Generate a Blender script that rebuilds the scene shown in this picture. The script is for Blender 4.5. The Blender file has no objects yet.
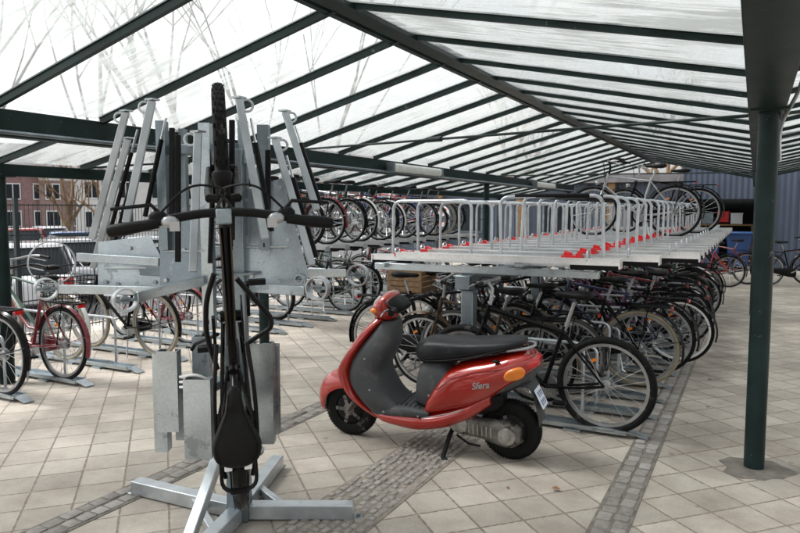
import bpy, bmesh, math, random
from mathutils import Vector as V, Matrix
S = bpy.context.scene
COL = S.collection
PI = math.pi
R_ = math.radians
# ------------------------------------------------------------------ camera
F_PX, CX, CY, H = 674.0, 400.0, 266.5, 1.6
pitch = math.atan((CY - 210) / F_PX)
up = V((0, math.cos(pitch), math.sin(pitch)))
v1 = V((755 - CX, -(210 - CY), -F_PX)).normalized()
yv = (v1 - up * v1.dot(up)).normalized()
xv = yv.cross(up)
ROT = Matrix((xv, yv, up))
cam_d = bpy.data.cameras.new('camera'); cam = bpy.data.objects.new('camera', cam_d); COL.objects.link(cam)
cam_d.sensor_width = 36; cam_d.lens = F_PX / 800 * 36
cam_d.clip_start = 0.05; cam_d.clip_end = 1500
cam.matrix_world = Matrix.Translation((0, 0, H)) @ ROT.to_4x4()
cam_d.dof.use_dof = True; cam_d.dof.focus_distance = 3.9; cam_d.dof.aperture_fstop = 6.3
S.camera = cam
def at(px, py, d):                       # a point seen at photo pixel (px,py), d metres deep
    return V((0, 0, H)) + ROT @ V(((px - CX) / F_PX * d, -(py - CY) / F_PX * d, -d))
# ------------------------------------------------------------------ world + sun (overcast)
W = bpy.data.worlds.new('World'); S.world = W; W.use_nodes = True
wn, wl = W.node_tree.nodes, W.node_tree.links
bg = wn['Background']; bg.inputs['Strength'].default_value = 0.15
sky = wn.new('ShaderNodeTexSky'); sky.sky_type = 'NISHITA'; sky.sun_disc = False
SUN_EL, SUN_AZ = R_(55), R_(250)
sky.sun_elevation = SUN_EL; sky.sun_rotation = SUN_AZ; sky.dust_density = 4.0; sky.air_density = 1.0
hs = wn.new('ShaderNodeHueSaturation'); hs.inputs['Saturation'].default_value = 0.1
wl.new(sky.outputs[0], hs.inputs['Color']); wl.new(hs.outputs[0], bg.inputs['Color'])
sd = bpy.data.lights.new('sun', 'SUN'); sd.energy = 1.5; sd.angle = R_(13); sd.color = (1, .985, .965)
so = bpy.data.objects.new('sun', sd); COL.objects.link(so)
sun_dir = V((math.sin(SUN_AZ) * math.cos(SUN_EL), math.cos(SUN_AZ) * math.cos(SUN_EL), math.sin(SUN_EL)))
so.rotation_euler = sun_dir.to_track_quat('Z', 'Y').to_euler(); so.location = (-20, -10, 40)
S.view_settings.view_transform = 'Standard'; S.view_settings.look = 'None'
S.view_settings.exposure = 1.12; S.view_settings.gamma = 1; S.view_settings.use_curve_mapping = False
S.render.engine = 'CYCLES'
S.cycles.transparent_max_bounces = 24; S.cycles.max_bounces = 8; S.cycles.use_denoising = True

# ------------------------------------------------------------------ materials
def mat(name, base, rough=.5, metal=0, var=.15, scale=8, bump=0., bscale=60, coat=0, base2=None, detail=4, rvar=.12):
    m = bpy.data.materials.new(name); m.use_nodes = True
    n, l = m.node_tree.nodes, m.node_tree.links
    p = n['Principled BSDF']
    tc = n.new('ShaderNodeTexCoord')
    no = n.new('ShaderNodeTexNoise'); no.inputs['Scale'].default_value = scale; no.inputs['Detail'].default_value = detail
    l.new(tc.outputs['Object'], no.inputs['Vector'])
    r = n.new('ShaderNodeValToRGB'); r.color_ramp.elements[0].position = .3; r.color_ramp.elements[1].position = .7
    b2 = base2 or tuple(min(1, c * (1 + var)) for c in base)
    b1 = tuple(c * (1 - var) for c in base) if not base2 else base
    r.color_ramp.elements[0].color = (*b1, 1); r.color_ramp.elements[1].color = (*b2, 1)
    l.new(no.outputs['Fac'], r.inputs['Fac']); l.new(r.outputs['Color'], p.inputs['Base Color'])
    mr = n.new('ShaderNodeMapRange'); mr.inputs['To Min'].default_value = max(.02, rough - rvar); mr.inputs['To Max'].default_value = min(1, rough + rvar)
    l.new(no.outputs['Fac'], mr.inputs['Value']); l.new(mr.outputs[0], p.inputs['Roughness'])
    p.inputs['Metallic'].default_value = metal
    if not metal and max(base) < .05: p.inputs['Specular IOR Level'].default_value = .16
    if coat: p.inputs['Coat Weight'].default_value = coat; p.inputs['Coat Roughness'].default_value = .06
    if bump:
        nb = n.new('ShaderNodeTexNoise'); nb.inputs['Scale'].default_value = bscale
        l.new(tc.outputs['Object'], nb.inputs['Vector'])
        bp = n.new('ShaderNodeBump'); bp.inputs['Strength'].default_value = bump; bp.inputs['Distance'].default_value = .01
        l.new(nb.outputs['Fac'], bp.inputs['Height']); l.new(bp.outputs[0], p.inputs['Normal'])
    return m
def galvanised(name, base, rough=.38):
    m = mat(name, base, rough, .92, .16, 5)
    n, l = m.node_tree.nodes, m.node_tree.links
    p = n['Principled BSDF']; tc = n.new('ShaderNodeTexCoord')
    vo = n.new('ShaderNodeTexVoronoi'); vo.inputs['Scale'].default_value = 110
    l.new(tc.outputs['Object'], vo.inputs['Vector'])
    mx = n.new('ShaderNodeMix'); mx.data_type = 'RGBA'; mx.blend_type = 'MULTIPLY'; mx.inputs[0].default_value = .16
    src = p.inputs['Base Color'].links[0].from_socket
    bw = n.new('ShaderNodeRGBToBW'); l.new(vo.outputs['Color'], bw.inputs[0])
    l.new(src, mx.inputs[6]); l.new(bw.outputs[0], mx.inputs[7]); l.new(mx.outputs[2], p.inputs['Base Color'])
    return m
M = {}
M['galv'] = galvanised('galvanised_steel', (.48, .54, .57), .3)
M['tray'] = galvanised('bright_tray_zinc', (.86, .89, .9), .36)
M['galv2'] = galvanised('dull_galvanised_steel', (.26, .31, .34), .36)
M['zinc'] = mat('bright_zinc', (.50, .535, .56), .32, .75, .16, 10)
M['green'] = mat('dark_green_paint', (.011, .023, .022), .36, 0, .3, 5, .05, 40)
M['black'] = mat('black_paint', (.004, .004, .0045), .26, 0, .2, 6)
M['rubber'] = mat('black_rubber', (.006, .006, .006), .7, 0, .25, 20, .15, 90)
M['greytyre'] = mat('worn_grey_tyre', (.05, .048, .045), .8, 0, .25, 20, .15, 90)
M['cream'] = mat('cream_tyre', (.26, .225, .155), .75, 0, .15, 15)
M['plastic'] = mat('black_plastic', (.005, .005, .0055), .5, 0, .2, 20, .08, 120)
M['chrome'] = mat('chrome', (.72, .72, .73), .16, 1, .05, 8)
M['rim'] = mat('aluminium_rim', (.34, .345, .35), .35, .8, .2, 8)
M['white'] = mat('white_paint', (.75, .75, .74), .35, 0, .06, 8)
M['red'] = mat('metallic_red_paint', (.32, .011, .005), .2, .1, .1, 4, coat=1)
M['red2'] = mat('dark_red_paint', (.17, .008, .016), .3, 0, .15, 5, coat=.5)
M['clip'] = mat('bright_red_plastic', (.62, .015, .02), .4, 0, .12, 8)
M['bar'] = mat('weathered_zinc', (.42, .46, .49), .38, .35, .22, 7)
M['alloy'] = mat('cast_alloy', (.33, .32, .30), .42, .7, .3, 20)
M['blue'] = mat('blue_paint', (.02, .05, .2), .3, 0, .15, 5, coat=.4)
M['navy'] = mat('navy_paint', (.012, .018, .05), .3, 0, .15, 5, coat=.4)
M['silver'] = mat('silver_paint', (.38, .39, .4), .3, .6, .12, 5)
M['gpaint'] = mat('bottle_green_paint', (.015, .06, .035), .3, 0, .15, 5, coat=.4)
M['purple'] = mat('plum_paint', (.12, .02, .09), .3, 0, .15, 5, coat=.4)
M['bronze'] = mat('bronze_paint', (.06, .042, .025), .35, .4, .25, 9)
M['saddle'] = mat('saddle_vinyl', (.006, .006, .006), .5, 0, .2, 15, .1, 80)
M['seat'] = mat('worn_seat_vinyl', (.017, .018, .02), .4, 0, .3, 6, .12, 45)
M['grey'] = mat('textured_grey_plastic', (.045, .048, .052), .62, 0, .2, 9, .25, 140)
M['engine'] = mat('dirty_engine_casting', (.13, .122, .11), .6, .4, .6, 14, .2, 60)
M['orange'] = mat('orange_lens', (.75, .2, .012), .18, 0, .08, 20, coat=.6)
M['redlens'] = mat('red_lens', (.5, .01, .01), .18, 0, .1, 20, coat=.6)
M['plate'] = mat('plate_white', (.7, .74, .78), .4, 0, .04, 8)
M['platetext'] = mat('plate_blue', (.03, .1, .35), .5, 0, .05, 8)
M['wicker'] = mat('brown_crate', (.2, .12, .06), .7, 0, .3, 25, .3, 60)
M['bark'] = mat('grey_bark', (.3, .28, .26), .9, 0, .3, 6, .5, 18)
M['bark2'] = mat('brown_bark', (.17, .11, .06), .9, 0, .3, 6, .5, 18)
M['carwhite'] = mat('white_car_paint', (.72, .73, .74), .22, 0, .03, 3, coat=1)
M['carblue'] = mat('blue_car_paint', (.04, .12, .3), .22, .2, .05, 3, coat=1)
M['cardark'] = mat('dark_car_paint', (.03, .032, .04), .22, .2, .05, 3, coat=1)
M['carsilver'] = mat('silver_car_paint', (.42, .44, .46), .25, .6, .05, 3, coat=1)
M['carred'] = mat('red_car_paint', (.32, .02, .02), .22, 0, .05, 3, coat=1)
M['glassdark'] = mat('dark_window_glass', (.02, .025, .03), .08, 0, .1, 3)
M['asphalt'] = mat('asphalt', (.06, .06, .062), .9, 0, .2, 2, .3, 90)
M['mortar'] = mat('dirty_mortar', (.15, .135, .115), .95, 0, .3, 12, .4, 60)
M['leaf'] = mat('dry_leaf', (.22, .09, .035), .7, 0, .2, 30)
M['brick'] = mat('red_brick', (.25, .155, .15), .85, 0, .2, 3, .2, 30)
M['brick2'] = mat('brown_brick', (.25, .175, .16), .85, 0, .2, 3, .2, 30)
M['render'] = mat('white_render', (.62, .61, .59), .85, 0, .08, 1.5, .1, 20)
M['roof'] = mat('grey_roof_tiles', (.16, .15, .155), .8, 0, .2, 4, .2, 20)
M['mesh'] = mat('fence_steel', (.03, .04, .042), .45, .3, .2, 8)
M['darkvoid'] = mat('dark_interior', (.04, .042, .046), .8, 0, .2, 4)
M['bluebox'] = mat('blue_bin_plastic', (.015, .05, .16), .45, 0, .15, 5)
M['wood'] = mat('brown_timber', (.2, .115, .045), .7, 0, .25, 12, .2, 30)
M['lamp'] = mat('lamp_diffuser', (.66, .68, .66), .3, 0, .06, 8)
M['bagwhite'] = mat('white_plastic_bag', (.7, .71, .72), .4, 0, .1, 12, .3, 20)

def wave_clad(name, base, sc):
    m = mat(name, base, .55, .2, .15, 1.5)
    n, l = m.node_tree.nodes, m.node_tree.links; p = n['Principled BSDF']; tc = n.new('ShaderNodeTexCoord')
    w = n.new('ShaderNodeTexWave'); w.bands_direction = 'X'; w.inputs['Scale'].default_value = sc
    l.new(tc.outputs['Object'], w.inputs['Vector'])
    bp = n.new('ShaderNodeBump'); bp.inputs['Strength'].default_value = .7; bp.inputs['Distance'].default_value = .02
    l.new(w.outputs['Fac'], bp.inputs['Height']); l.new(bp.outputs[0], p.inputs['Normal'])
    return m
M['clad'] = wave_clad('blue_grey_cladding', (.075, .092, .125), 3.2)
M['clad2'] = wave_clad('corrugated_blue_cladding', (.05, .066, .098), 2.2)

def glass_mat(name, t0, t1, f0, f1, scl):
    m = bpy.data.materials.new(name); m.use_nodes = True
    n, l = m.node_tree.nodes, m.node_tree.links; n.clear()
    out = n.new('ShaderNodeOutputMaterial')
    tr = n.new('ShaderNodeBsdfTransparent'); tr.inputs[0].default_value = (.96, .975, .97, 1)
    gl = n.new('ShaderNodeBsdfGlossy'); gl.inputs['Roughness'].default_value = .05; gl.inputs[0].default_value = (.9, .95, .95, 1)
    df = n.new('ShaderNodeBsdfDiffuse'); df.inputs[0].default_value = (.36, .39, .38, 1)
    tl = n.new('ShaderNodeBsdfTranslucent'); tl.inputs[0].default_value = (.78, .80, .79, 1)
    tc = n.new('ShaderNodeTexCoord'); mp = n.new('ShaderNodeMapping'); mp.inputs['Scale'].default_value = scl
    mp.inputs['Rotation'].default_value = (0, 0, .12)
    l.new(tc.outputs['Object'], mp.inputs[0])
    n1 = n.new('ShaderNodeTexNoise'); n1.inputs['Scale'].default_value = 2.2; n1.inputs['Detail'].default_value = 8; n1.inputs['Roughness'].default_value = .65
    n1.inputs['Distortion'].default_value = .8
    l.new(mp.outputs[0], n1.inputs['Vector'])
    n2 = n.new('ShaderNodeTexNoise'); n2.inputs['Scale'].default_value = 1.3; n2.inputs['Detail'].default_value = 6
    l.new(tc.outputs['Object'], n2.inputs['Vector'])
    ad = n.new('ShaderNodeMath'); ad.operation = 'MULTIPLY'; l.new(n1.outputs['Fac'], ad.inputs[0]); l.new(n2.outputs['Fac'], ad.inputs[1])
    mr = n.new('ShaderNodeMapRange'); mr.inputs['From Min'].default_value = f0; mr.inputs['From Max'].default_value = f1
    mr.inputs['To Min'].default_value = t0; mr.inputs['To Max'].default_value = t1
    l.new(ad.outputs[0], mr.inputs['Value'])
    dm = n.new('ShaderNodeMixShader'); dm.inputs[0].default_value = .5; l.new(df.outputs[0], dm.inputs[1]); l.new(tl.outputs[0], dm.inputs[2])
    fr = n.new('ShaderNodeLayerWeight'); fr.inputs[0].default_value = .5
    fp = n.new('ShaderNodeMath'); fp.operation = 'POWER'; fp.inputs[1].default_value = 5; l.new(fr.outputs['Facing'], fp.inputs[0])
    fq = n.new('ShaderNodeMath'); fq.operation = 'MULTIPLY_ADD'; fq.inputs[1].default_value = .45; fq.inputs[2].default_value = .03; l.new(fp.outputs[0], fq.inputs[0])
    g = n.new('ShaderNodeMixShader'); l.new(fq.outputs[0], g.inputs[0]); l.new(tr.outputs[0], g.inputs[1]); l.new(gl.outputs[0], g.inputs[2])
    mx = n.new('ShaderNodeMixShader'); l.new(mr.outputs[0], mx.inputs[0]); l.new(g.outputs[0], mx.inputs[1]); l.new(dm.outputs[0], mx.inputs[2])
    l.new(mx.outputs[0], out.inputs['Surface'])
    return m
M['glass'] = glass_mat('roof_glass', .14, .78, .20, .35, (.9, 7, .9))
M['glassdirty'] = glass_mat('dirty_roof_glass', .10, .92, .19, .31, (1.0, 8, 1.0))

def chips(m, col, sc, th):                               # small chips and scuffs in a painted surface
    n, l = m.node_tree.nodes, m.node_tree.links; p = n['Principled BSDF']; tc = n.new('ShaderNodeTexCoord')
    no = n.new('ShaderNodeTexNoise'); no.inputs['Scale'].default_value = sc; no.inputs['Detail'].default_value = 5; no.inputs['Roughness'].default_value = .7
    l.new(tc.outputs['Object'], no.inputs['Vector'])
    r = n.new('ShaderNodeMapRange'); r.inputs['From Min'].default_value = th; r.inputs['From Max'].default_value = th + .03; l.new(no.outputs['Fac'], r.inputs['Value'])
    mx = n.new('ShaderNodeMix'); mx.data_type = 'RGBA'; l.new(r.outputs[0], mx.inputs[0]); l.new(p.inputs['Base Color'].links[0].from_socket, mx.inputs[6]); mx.inputs[7].default_value = (*col, 1)
    l.new(mx.outputs[2], p.inputs['Base Color'])
chips(M['green'], (.13, .15, .145), 18, .665); chips(M['grey'], (.075, .073, .07), 9, .58); chips(M['red'], (.20, .03, .02), 22, .68); chips(M['engine'], (.035, .03, .025), 12, .55)
chips(M['galv2'], (.42, .45, .46), 10, .62); chips(M['galv'], (.3, .34, .36), 8, .60); chips(M['zinc'], (.42, .45, .47), 16, .62); chips(M['rubber'], (.05, .045, .04), 8, .6); chips(M['seat'], (.028, .028, .028), 12, .62)
def paver_mat():
    m = bpy.data.materials.new('concrete_pavers'); m.use_nodes = True
    n, l = m.node_tree.nodes, m.node_tree.links; p = n['Principled BSDF']
    tc = n.new('ShaderNodeTexCoord')
    mp = n.new('ShaderNodeMapping'); mp.vector_type = 'TEXTURE'
    mp.inputs['Location'].default_value = (-.156, 4.181, 0); mp.inputs['Rotation'].default_value = (0, 0, R_(47)); mp.inputs['Scale'].default_value = (.247, .247, 1)
    l.new(tc.outputs['Object'], mp.inputs[0])
    fr = n.new('ShaderNodeVectorMath'); fr.operation = 'FRACTION'; l.new(mp.outputs[0], fr.inputs[0])
    fl = n.new('ShaderNodeVectorMath'); fl.operation = 'FLOOR'; l.new(mp.outputs[0], fl.inputs[0])
    wh = n.new('ShaderNodeTexWhiteNoise'); wh.noise_dimensions = '3D'
    sx = n.new('ShaderNodeSeparateXYZ'); l.new(fl.outputs[0], sx.inputs[0]); cb = n.new('ShaderNodeCombineXYZ')
    l.new(sx.outputs[0], cb.inputs[0]); l.new(sx.outputs[1], cb.inputs[1]); l.new(cb.outputs[0], wh.inputs['Vector'])
    sf = n.new('ShaderNodeSeparateXYZ'); l.new(fr.outputs[0], sf.inputs[0])
    def mth(op, a, b=None):
        q = n.new('ShaderNodeMath'); q.operation = op
        for i, v in enumerate((a, b)):
            if v is None: continue
            if isinstance(v, (int, float)): q.inputs[i].default_value = v
            else: l.new(v, q.inputs[i])
        return q.outputs[0]
    edge = None
    for s in (0, 1):
        d = mth('MINIMUM', sf.outputs[s], mth('SUBTRACT', 1, sf.outputs[s]))
        edge = d if edge is None else mth('MINIMUM', edge, d)
    nz = n.new('ShaderNodeTexNoise'); nz.inputs['Scale'].default_value = 30; l.new(tc.outputs['Object'], nz.inputs['Vector'])
    e2 = mth('ADD', edge, mth('MULTIPLY', mth('SUBTRACT', nz.outputs['Fac'], .5), .06))
    jm = n.new('ShaderNodeMapRange'); jm.inputs['From Min'].default_value = .006; jm.inputs['From Max'].default_value = .034; l.new(e2, jm.inputs['Value'])
    big = n.new('ShaderNodeTexNoise'); big.inputs['Scale'].default_value = 1.1; big.inputs['Detail'].default_value = 9; big.inputs['Roughness'].default_value = .72; l.new(tc.outputs['Object'], big.inputs['Vector'])
    fine = n.new('ShaderNodeTexNoise'); fine.inputs['Scale'].default_value = 120; fine.inputs['Detail'].default_value = 3; l.new(tc.outputs['Object'], fine.inputs['Vector'])
    br = n.new('ShaderNodeValToRGB'); br.color_ramp.elements[0].position = .28; br.color_ramp.elements[1].position = .62
    br.color_ramp.elements[0].color = (.205, .172, .14, 1); br.color_ramp.elements[1].color = (.44, .40, .345, 1)
    l.new(big.outputs['Fac'], br.inputs[0])
    val = mth('ADD', mth('ADD', .82, mth('MULTIPLY', wh.outputs['Value'], .26)), mth('MULTIPLY', mth('SUBTRACT', fine.outputs['Fac'], .5), .55))
    mv = n.new('ShaderNodeVectorMath'); mv.operation = 'SCALE'; l.new(br.outputs[0], mv.inputs[0]); l.new(val, mv.inputs['Scale'])
    mx = n.new('ShaderNodeMix'); mx.data_type = 'RGBA'; l.new(jm.outputs[0], mx.inputs[0]); mx.inputs[6].default_value = (.17, .14, .11, 1); l.new(mv.outputs[0], mx.inputs[7])
    vo = n.new('ShaderNodeTexVoronoi'); vo.inputs['Scale'].default_value = 3.2; l.new(tc.outputs['Object'], vo.inputs['Vector'])
    vr = n.new('ShaderNodeMapRange'); vr.inputs['From Min'].default_value = .045; vr.inputs['From Max'].default_value = .075; vr.inputs['To Min'].default_value = .62; vr.inputs['To Max'].default_value = 1; l.new(vo.outputs['Distance'], vr.inputs['Value'])
    ms = n.new('ShaderNodeVectorMath'); ms.operation = 'SCALE'; l.new(mx.outputs[2], ms.inputs[0]); l.new(vr.outputs[0], ms.inputs['Scale'])
    # far off the yard is plain worn asphalt
    sp = n.new('ShaderNodeSeparateXYZ'); l.new(tc.outputs['Object'], sp.inputs[0])
    fa = n.new('ShaderNodeMapRange'); fa.inputs['From Min'].default_value = -8.6; fa.inputs['From Max'].default_value = -8.9; l.new(sp.outputs[0], fa.inputs['Value'])
    mx2 = n.new('ShaderNodeMix'); mx2.data_type = 'RGBA'; l.new(fa.outputs[0], mx2.inputs[0]); l.new(ms.outputs[0], mx2.inputs[6]); mx2.inputs[7].default_value = (.11, .11, .11, 1)
    l.new(mx2.outputs[2], p.inputs['Base Color']); p.inputs['Roughness'].default_value = .8
    bp = n.new('ShaderNodeBump'); bp.inputs['Strength'].default_value = .5; bp.inputs['Distance'].default_value = .006
    hh = mth('ADD', mth('MULTIPLY', jm.outputs[0], 1), mth('MULTIPLY', fine.outputs['Fac'], .25))
    l.new(hh, bp.inputs['Height']); l.new(bp.outputs[0], p.inputs['Normal'])
    return m
M['paver'] = paver_mat()
def sett_mat(name, c0, c1, c2):
    m = mat(name, (.24, .225, .21), .75, 0, .3, 25, .3, 70)
    n, l = m.node_tree.nodes, m.node_tree.links; p = n['Principled BSDF']
    g = n.new('ShaderNodeNewGeometry')
    r = n.new('ShaderNodeValToRGB'); e = r.color_ramp.elements
    e[0].color = (*c0, 1); e[1].color = (*c2, 1); x = e.new(.6); x.color = (*c1, 1)
    l.new(g.outputs['Random Per Island'], r.inputs[0])
    mx = n.new('ShaderNodeMix'); mx.data_type = 'RGBA'; mx.inputs[0].default_value = .5
    l.new(p.inputs['Base Color'].links[0].from_socket, mx.inputs[6]); l.new(r.outputs[0], mx.inputs[7]); l.new(mx.outputs[2], p.inputs['Base Color'])
    return m
M['sett'] = sett_mat('granite_setts', (.13, .115, .10), (.23, .205, .18), (.36, .34, .32))
M['sett2'] = sett_mat('worn_pale_setts', (.22, .195, .165), (.30, .27, .235), (.40, .37, .335))
M['bed'] = mat('sandy_joint_bed', (.22, .19, .155), .95, 0, .25, 12, .3, 60)

# ------------------------------------------------------------------ mesh helpers
class MB:
    def __init__(s): s.bm = bmesh.new()
    def ring_faces(s, rings, closed=False, caps=True):
        vs = [[s.bm.verts.new(p) for p in r] for r in rings]
        n = len(vs[0]); m = len(vs)
        for i in range(m if closed else m - 1):
            a, b = vs[i], vs[(i + 1) % m]
            for j in range(n):
                try: s.bm.faces.new((a[j], a[(j + 1) % n], b[(j + 1) % n], b[j]))
                except ValueError: pass
        if caps and not closed:
            s.bm.faces.new(list(reversed(vs[0]))); s.bm.faces.new(vs[-1])
        return s
    loft = ring_faces
    def box(s, c, d, rot=None):
        M4 = Matrix.Translation(c) @ (rot.to_4x4() if rot else Matrix())
        x, y, z = d[0] / 2, d[1] / 2, d[2] / 2
        r = [[M4 @ V(p) for p in ((-x, -y, k), (x, -y, k), (x, y, k), (-x, y, k))] for k in (-z, z)]
        return s.ring_faces(r)
    def bar(s, a, b, w, h=None, upv=(0, 0, 1)):          # rectangular bar from a to b
        a, b = V(a), V(b); t = (b - a).normalized(); h = h or w
        u = V(upv); u = u - t * u.dot(t)
        if u.length < 1e-3: u = V((1, 0, 0)) - t * t.x
        u.normalize(); v = t.cross(u)
        r = [[p + v * (i * w / 2) + u * (j * h / 2) for i, j in ((-1, -1), (1, -1), (1, 1), (-1, 1))] for p in (a, b)]
        return s.ring_faces(r)
    def tube(s, pts, r, seg=8, closed=False, caps=True):
        pts = [V(p) for p in pts]; n = len(pts)
        rr = r if isinstance(r, (list, tuple)) else [r] * n
        rings = []; prev = None
        for i, p in enumerate(pts):
            if closed: t = pts[(i + 1) % n] - pts[i - 1]
            else: t = pts[min(i + 1, n - 1)] - pts[max(i - 1, 0)]
            t.normalize()
            if prev is None:
                q = V((0, 0, 1)) if abs(t.z) < .9 else V((1, 0, 0))
                u = (q - t * q.dot(t)).normalized()
            else:
                u = prev - t * prev.dot(t)
                u = u.normalized() if u.length > 1e-4 else t.orthogonal().normalized()
            prev = u; v = t.cross(u)
            rings.append([p + (u * math.cos(a) + v * math.sin(a)) * rr[i] for a in (2 * PI * k / seg for k in range(seg))])
        return s.ring_faces(rings, closed, caps)
    def cyl(s, a, b, r, r2=None, seg=14): return s.tube([a, b], [r, r if r2 is None else r2], seg)
    def torus(s, c, axis, R, r, seg=40, rs=8, a0=0, a1=None):
        ax = V(axis).normalized(); u = ax.orthogonal().normalized()
        if abs(ax.y) > .9: u = V((1, 0, 0)); 
        v = ax.cross(u); c = V(c)
        return s.tube([c + (u * math.cos(a) + v * math.sin(a)) * R for a in (2 * PI * k / seg for k in range(seg))], r, rs, True)
    def lathe(s, c, axis, prof, seg=24):                # prof = (distance along axis, radius)
        ax = V(axis).normalized(); u = ax.orthogonal().normalized(); v = ax.cross(u); c = V(c)
        rings = [[c + ax * h + (u * math.cos(a) + v * math.sin(a)) * max(r, 1e-4) for a in (2 * PI * k / seg for k in range(seg))] for h, r in prof]
        return s.ring_faces(rings)
    def prism(s, poly, ext):                             # poly: 3-D points; ext: vector
        e = V(ext); return s.ring_faces([[V(p) for p in poly], [V(p) + e for p in poly]])
    def ball(s, c, r, seg=14, rings=8):
        c = V(c); r = r if isinstance(r, (tuple, list)) else (r, r, r)
        rg = []
        for i in range(1, rings):
            t = PI * i / rings
            rg.append([c + V((r[0] * math.sin(t) * math.cos(a), r[1] * math.sin(t) * math.sin(a), -r[2] * math.cos(t))) for a in (2 * PI * k / seg for k in range(seg))])
        return s.ring_faces(rg)
    def mesh(s, name, ang=40):
        bmesh.ops.recalc_face_normals(s.bm, faces=s.bm.faces)
        me = bpy.data.meshes.new(name); s.bm.to_mesh(me); s.bm.free()
        me.polygons.foreach_set('use_smooth', [True] * len(me.polygons))
        me.set_sharp_from_angle(angle=R_(ang))
        return me
    def build(s, name, m, parent=None, ang=40):
        me = s.mesh(name, ang); me.materials.append(m)
        o = bpy.data.objects.new(name, me); COL.objects.link(o)
        if parent: o.parent = parent
        return o
def tag(o, label=None, cat=None, group=None, kind=None):
    for k, v in (('label', label), ('category', cat), ('group', group), ('kind', kind)):
        if v: o[k] = v
    return o
def thing(name, label, cat, loc=(0, 0, 0), rz=0, group=None):
    o = bpy.data.objects.new(name, None); COL.objects.link(o); o.empty_display_size = .1
    o.location = loc; o.rotation_euler = (0, 0, rz)
    return tag(o, label, cat, group)
def bevel(o, w=.004, seg=2):
    b = o.modifiers.new('bevel', 'BEVEL'); b.width = w; b.segments = seg; b.limit_method = 'ANGLE'; b.angle_limit = R_(50); return o
def sell(c, u, v, a, b, n=2.6, seg=24):                  # superellipse ring
    c, u, v = V(c), V(u), V(v); o = []
    for k in range(seg):
        t = 2 * PI * k / seg; ct, st = math.cos(t), math.sin(t)
        o.append(c + u * (a * math.copysign(abs(ct) ** (2 / n), ct)) + v * (b * math.copysign(abs(st) ** (2 / n), st)))
    return o
def smooth_interp(st, per=4):                            # densify stations with Catmull-Rom
    out = []
    for i in range(len(st) - 1):
        p0, p1, p2, p3 = st[max(i - 1, 0)], st[i], st[i + 1], st[min(i + 2, len(st) - 1)]
        for k in range(per):
            t = k / per
            out.append(tuple(.5 * (2 * b + (c - a) * t + (2 * a - 5 * b + 4 * c - d) * t * t + (3 * b - a - 3 * c + d) * t ** 3) for a, b, c, d in zip(p0, p1, p2, p3)))
    out.append(st[-1]); return out
def round_path(pts, r, n=5):                             # fillet a polyline
    pts = [V(p) for p in pts]; o = [pts[0]]
    for i in range(1, len(pts) - 1):
        a, b, c = pts[i - 1], pts[i], pts[i + 1]
        d1 = (a - b); d2 = (c - b); k = min(r, d1.length * .45, d2.length * .45)
        p, q = b + d1.normalized() * k, b + d2.normalized() * k
        for j in range(n + 1):
            t = j / n; o.append(p * (1 - t) ** 2 + b * 2 * t * (1 - t) + q * t * t)
    o.append(pts[-1]); return o

# ------------------------------------------------------------------ ground
def ground():
    mb = MB(); bm = mb.bm
    xs = [-900, -300, -100, -9.6, -8.4, 10, 60, 300, 900]; ys = [-200, -20, 0, 10, 20, 40, 150, 900]
    zz = lambda x: -.6 if x < -9 else 0
    g = [[bm.verts.new((x, y, zz(x))) for y in ys] for x in xs]
    for i in range(len(xs) - 1):
        for j in range(len(ys) - 1): bm.faces.new((g[i][j], g[i + 1][j], g[i + 1][j + 1], g[i][j + 1]))
    tag(mb.build('ground', M['paver']), kind='structure')
    random.seed(3)
    def setts(name, x0, x1, y0, y1, n, jit, key='sett', bed='mortar'):
        mb = MB(); b = MB()
        b.box(((x0 + x1) / 2, (y0 + y1) / 2, .002), (x1 - x0 + .02, y1 - y0, .004)); 
        w = (x1 - x0) / n
        for i in range(n):
            y = y0 + random.uniform(0, .06)
            while y < y1:
                L = random.uniform(w * .75, w * 1.35)
                cx, cy, h = x0 + (i + .5) * w + random.uniform(-jit, jit), y + L / 2, .011 + random.uniform(-.005, .005)
                a, c = w / 2 - .006 - random.uniform(0, .004), L / 2 - .005
                rz = random.uniform(-.08, .08); cr, sr = math.cos(rz), math.sin(rz)
                def rg(k, z):
                    return [V((cx + u * k * a * cr - v * k * c * sr, cy + u * k * a * sr + v * k * c * cr, z)) for u, v in ((-1, -.8), (-.8, -1), (.8, -1), (1, -.8), (1, .8), (.8, 1), (-.8, 1), (-1, .8))]
                mb.loft([rg(1, .003), rg(.97, h * .7), rg(.8, h)])
                y += L
        o = mb.build(name, M[key]); tag(o, kind='structure')
        q = b.build(name + '_bed', M[bed]); tag(q, kind='structure')
    setts('cobble_strip', -.675, -.505, .3, 14.5, 2, .006)
    setts('cobble_strip', -3.16, -2.98, .3, 12, 2, .004)
    setts('cobble_path', -2.06, -1.66, .3, 4.75, 8, .010, 'sett2', 'bed')
    mb = MB(); mb.loft([[V((.055 + math.cos(a) * r * (1 + .16 * math.sin(3 * a + 1) + .07 * math.sin(7 * a)), 4.62 + math.sin(a) * r * (1 + .14 * math.sin(2 * a) + .06 * math.sin(9 * a)), z)) for a in (2 * PI * k / 40 for k in range(40))] for z, r in ((.001, .2), (.005, .19), (.010, .09), (.010, .02))])
    tag(mb.build('mortar_patch', M['mortar']), kind='structure')
ground()

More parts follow.
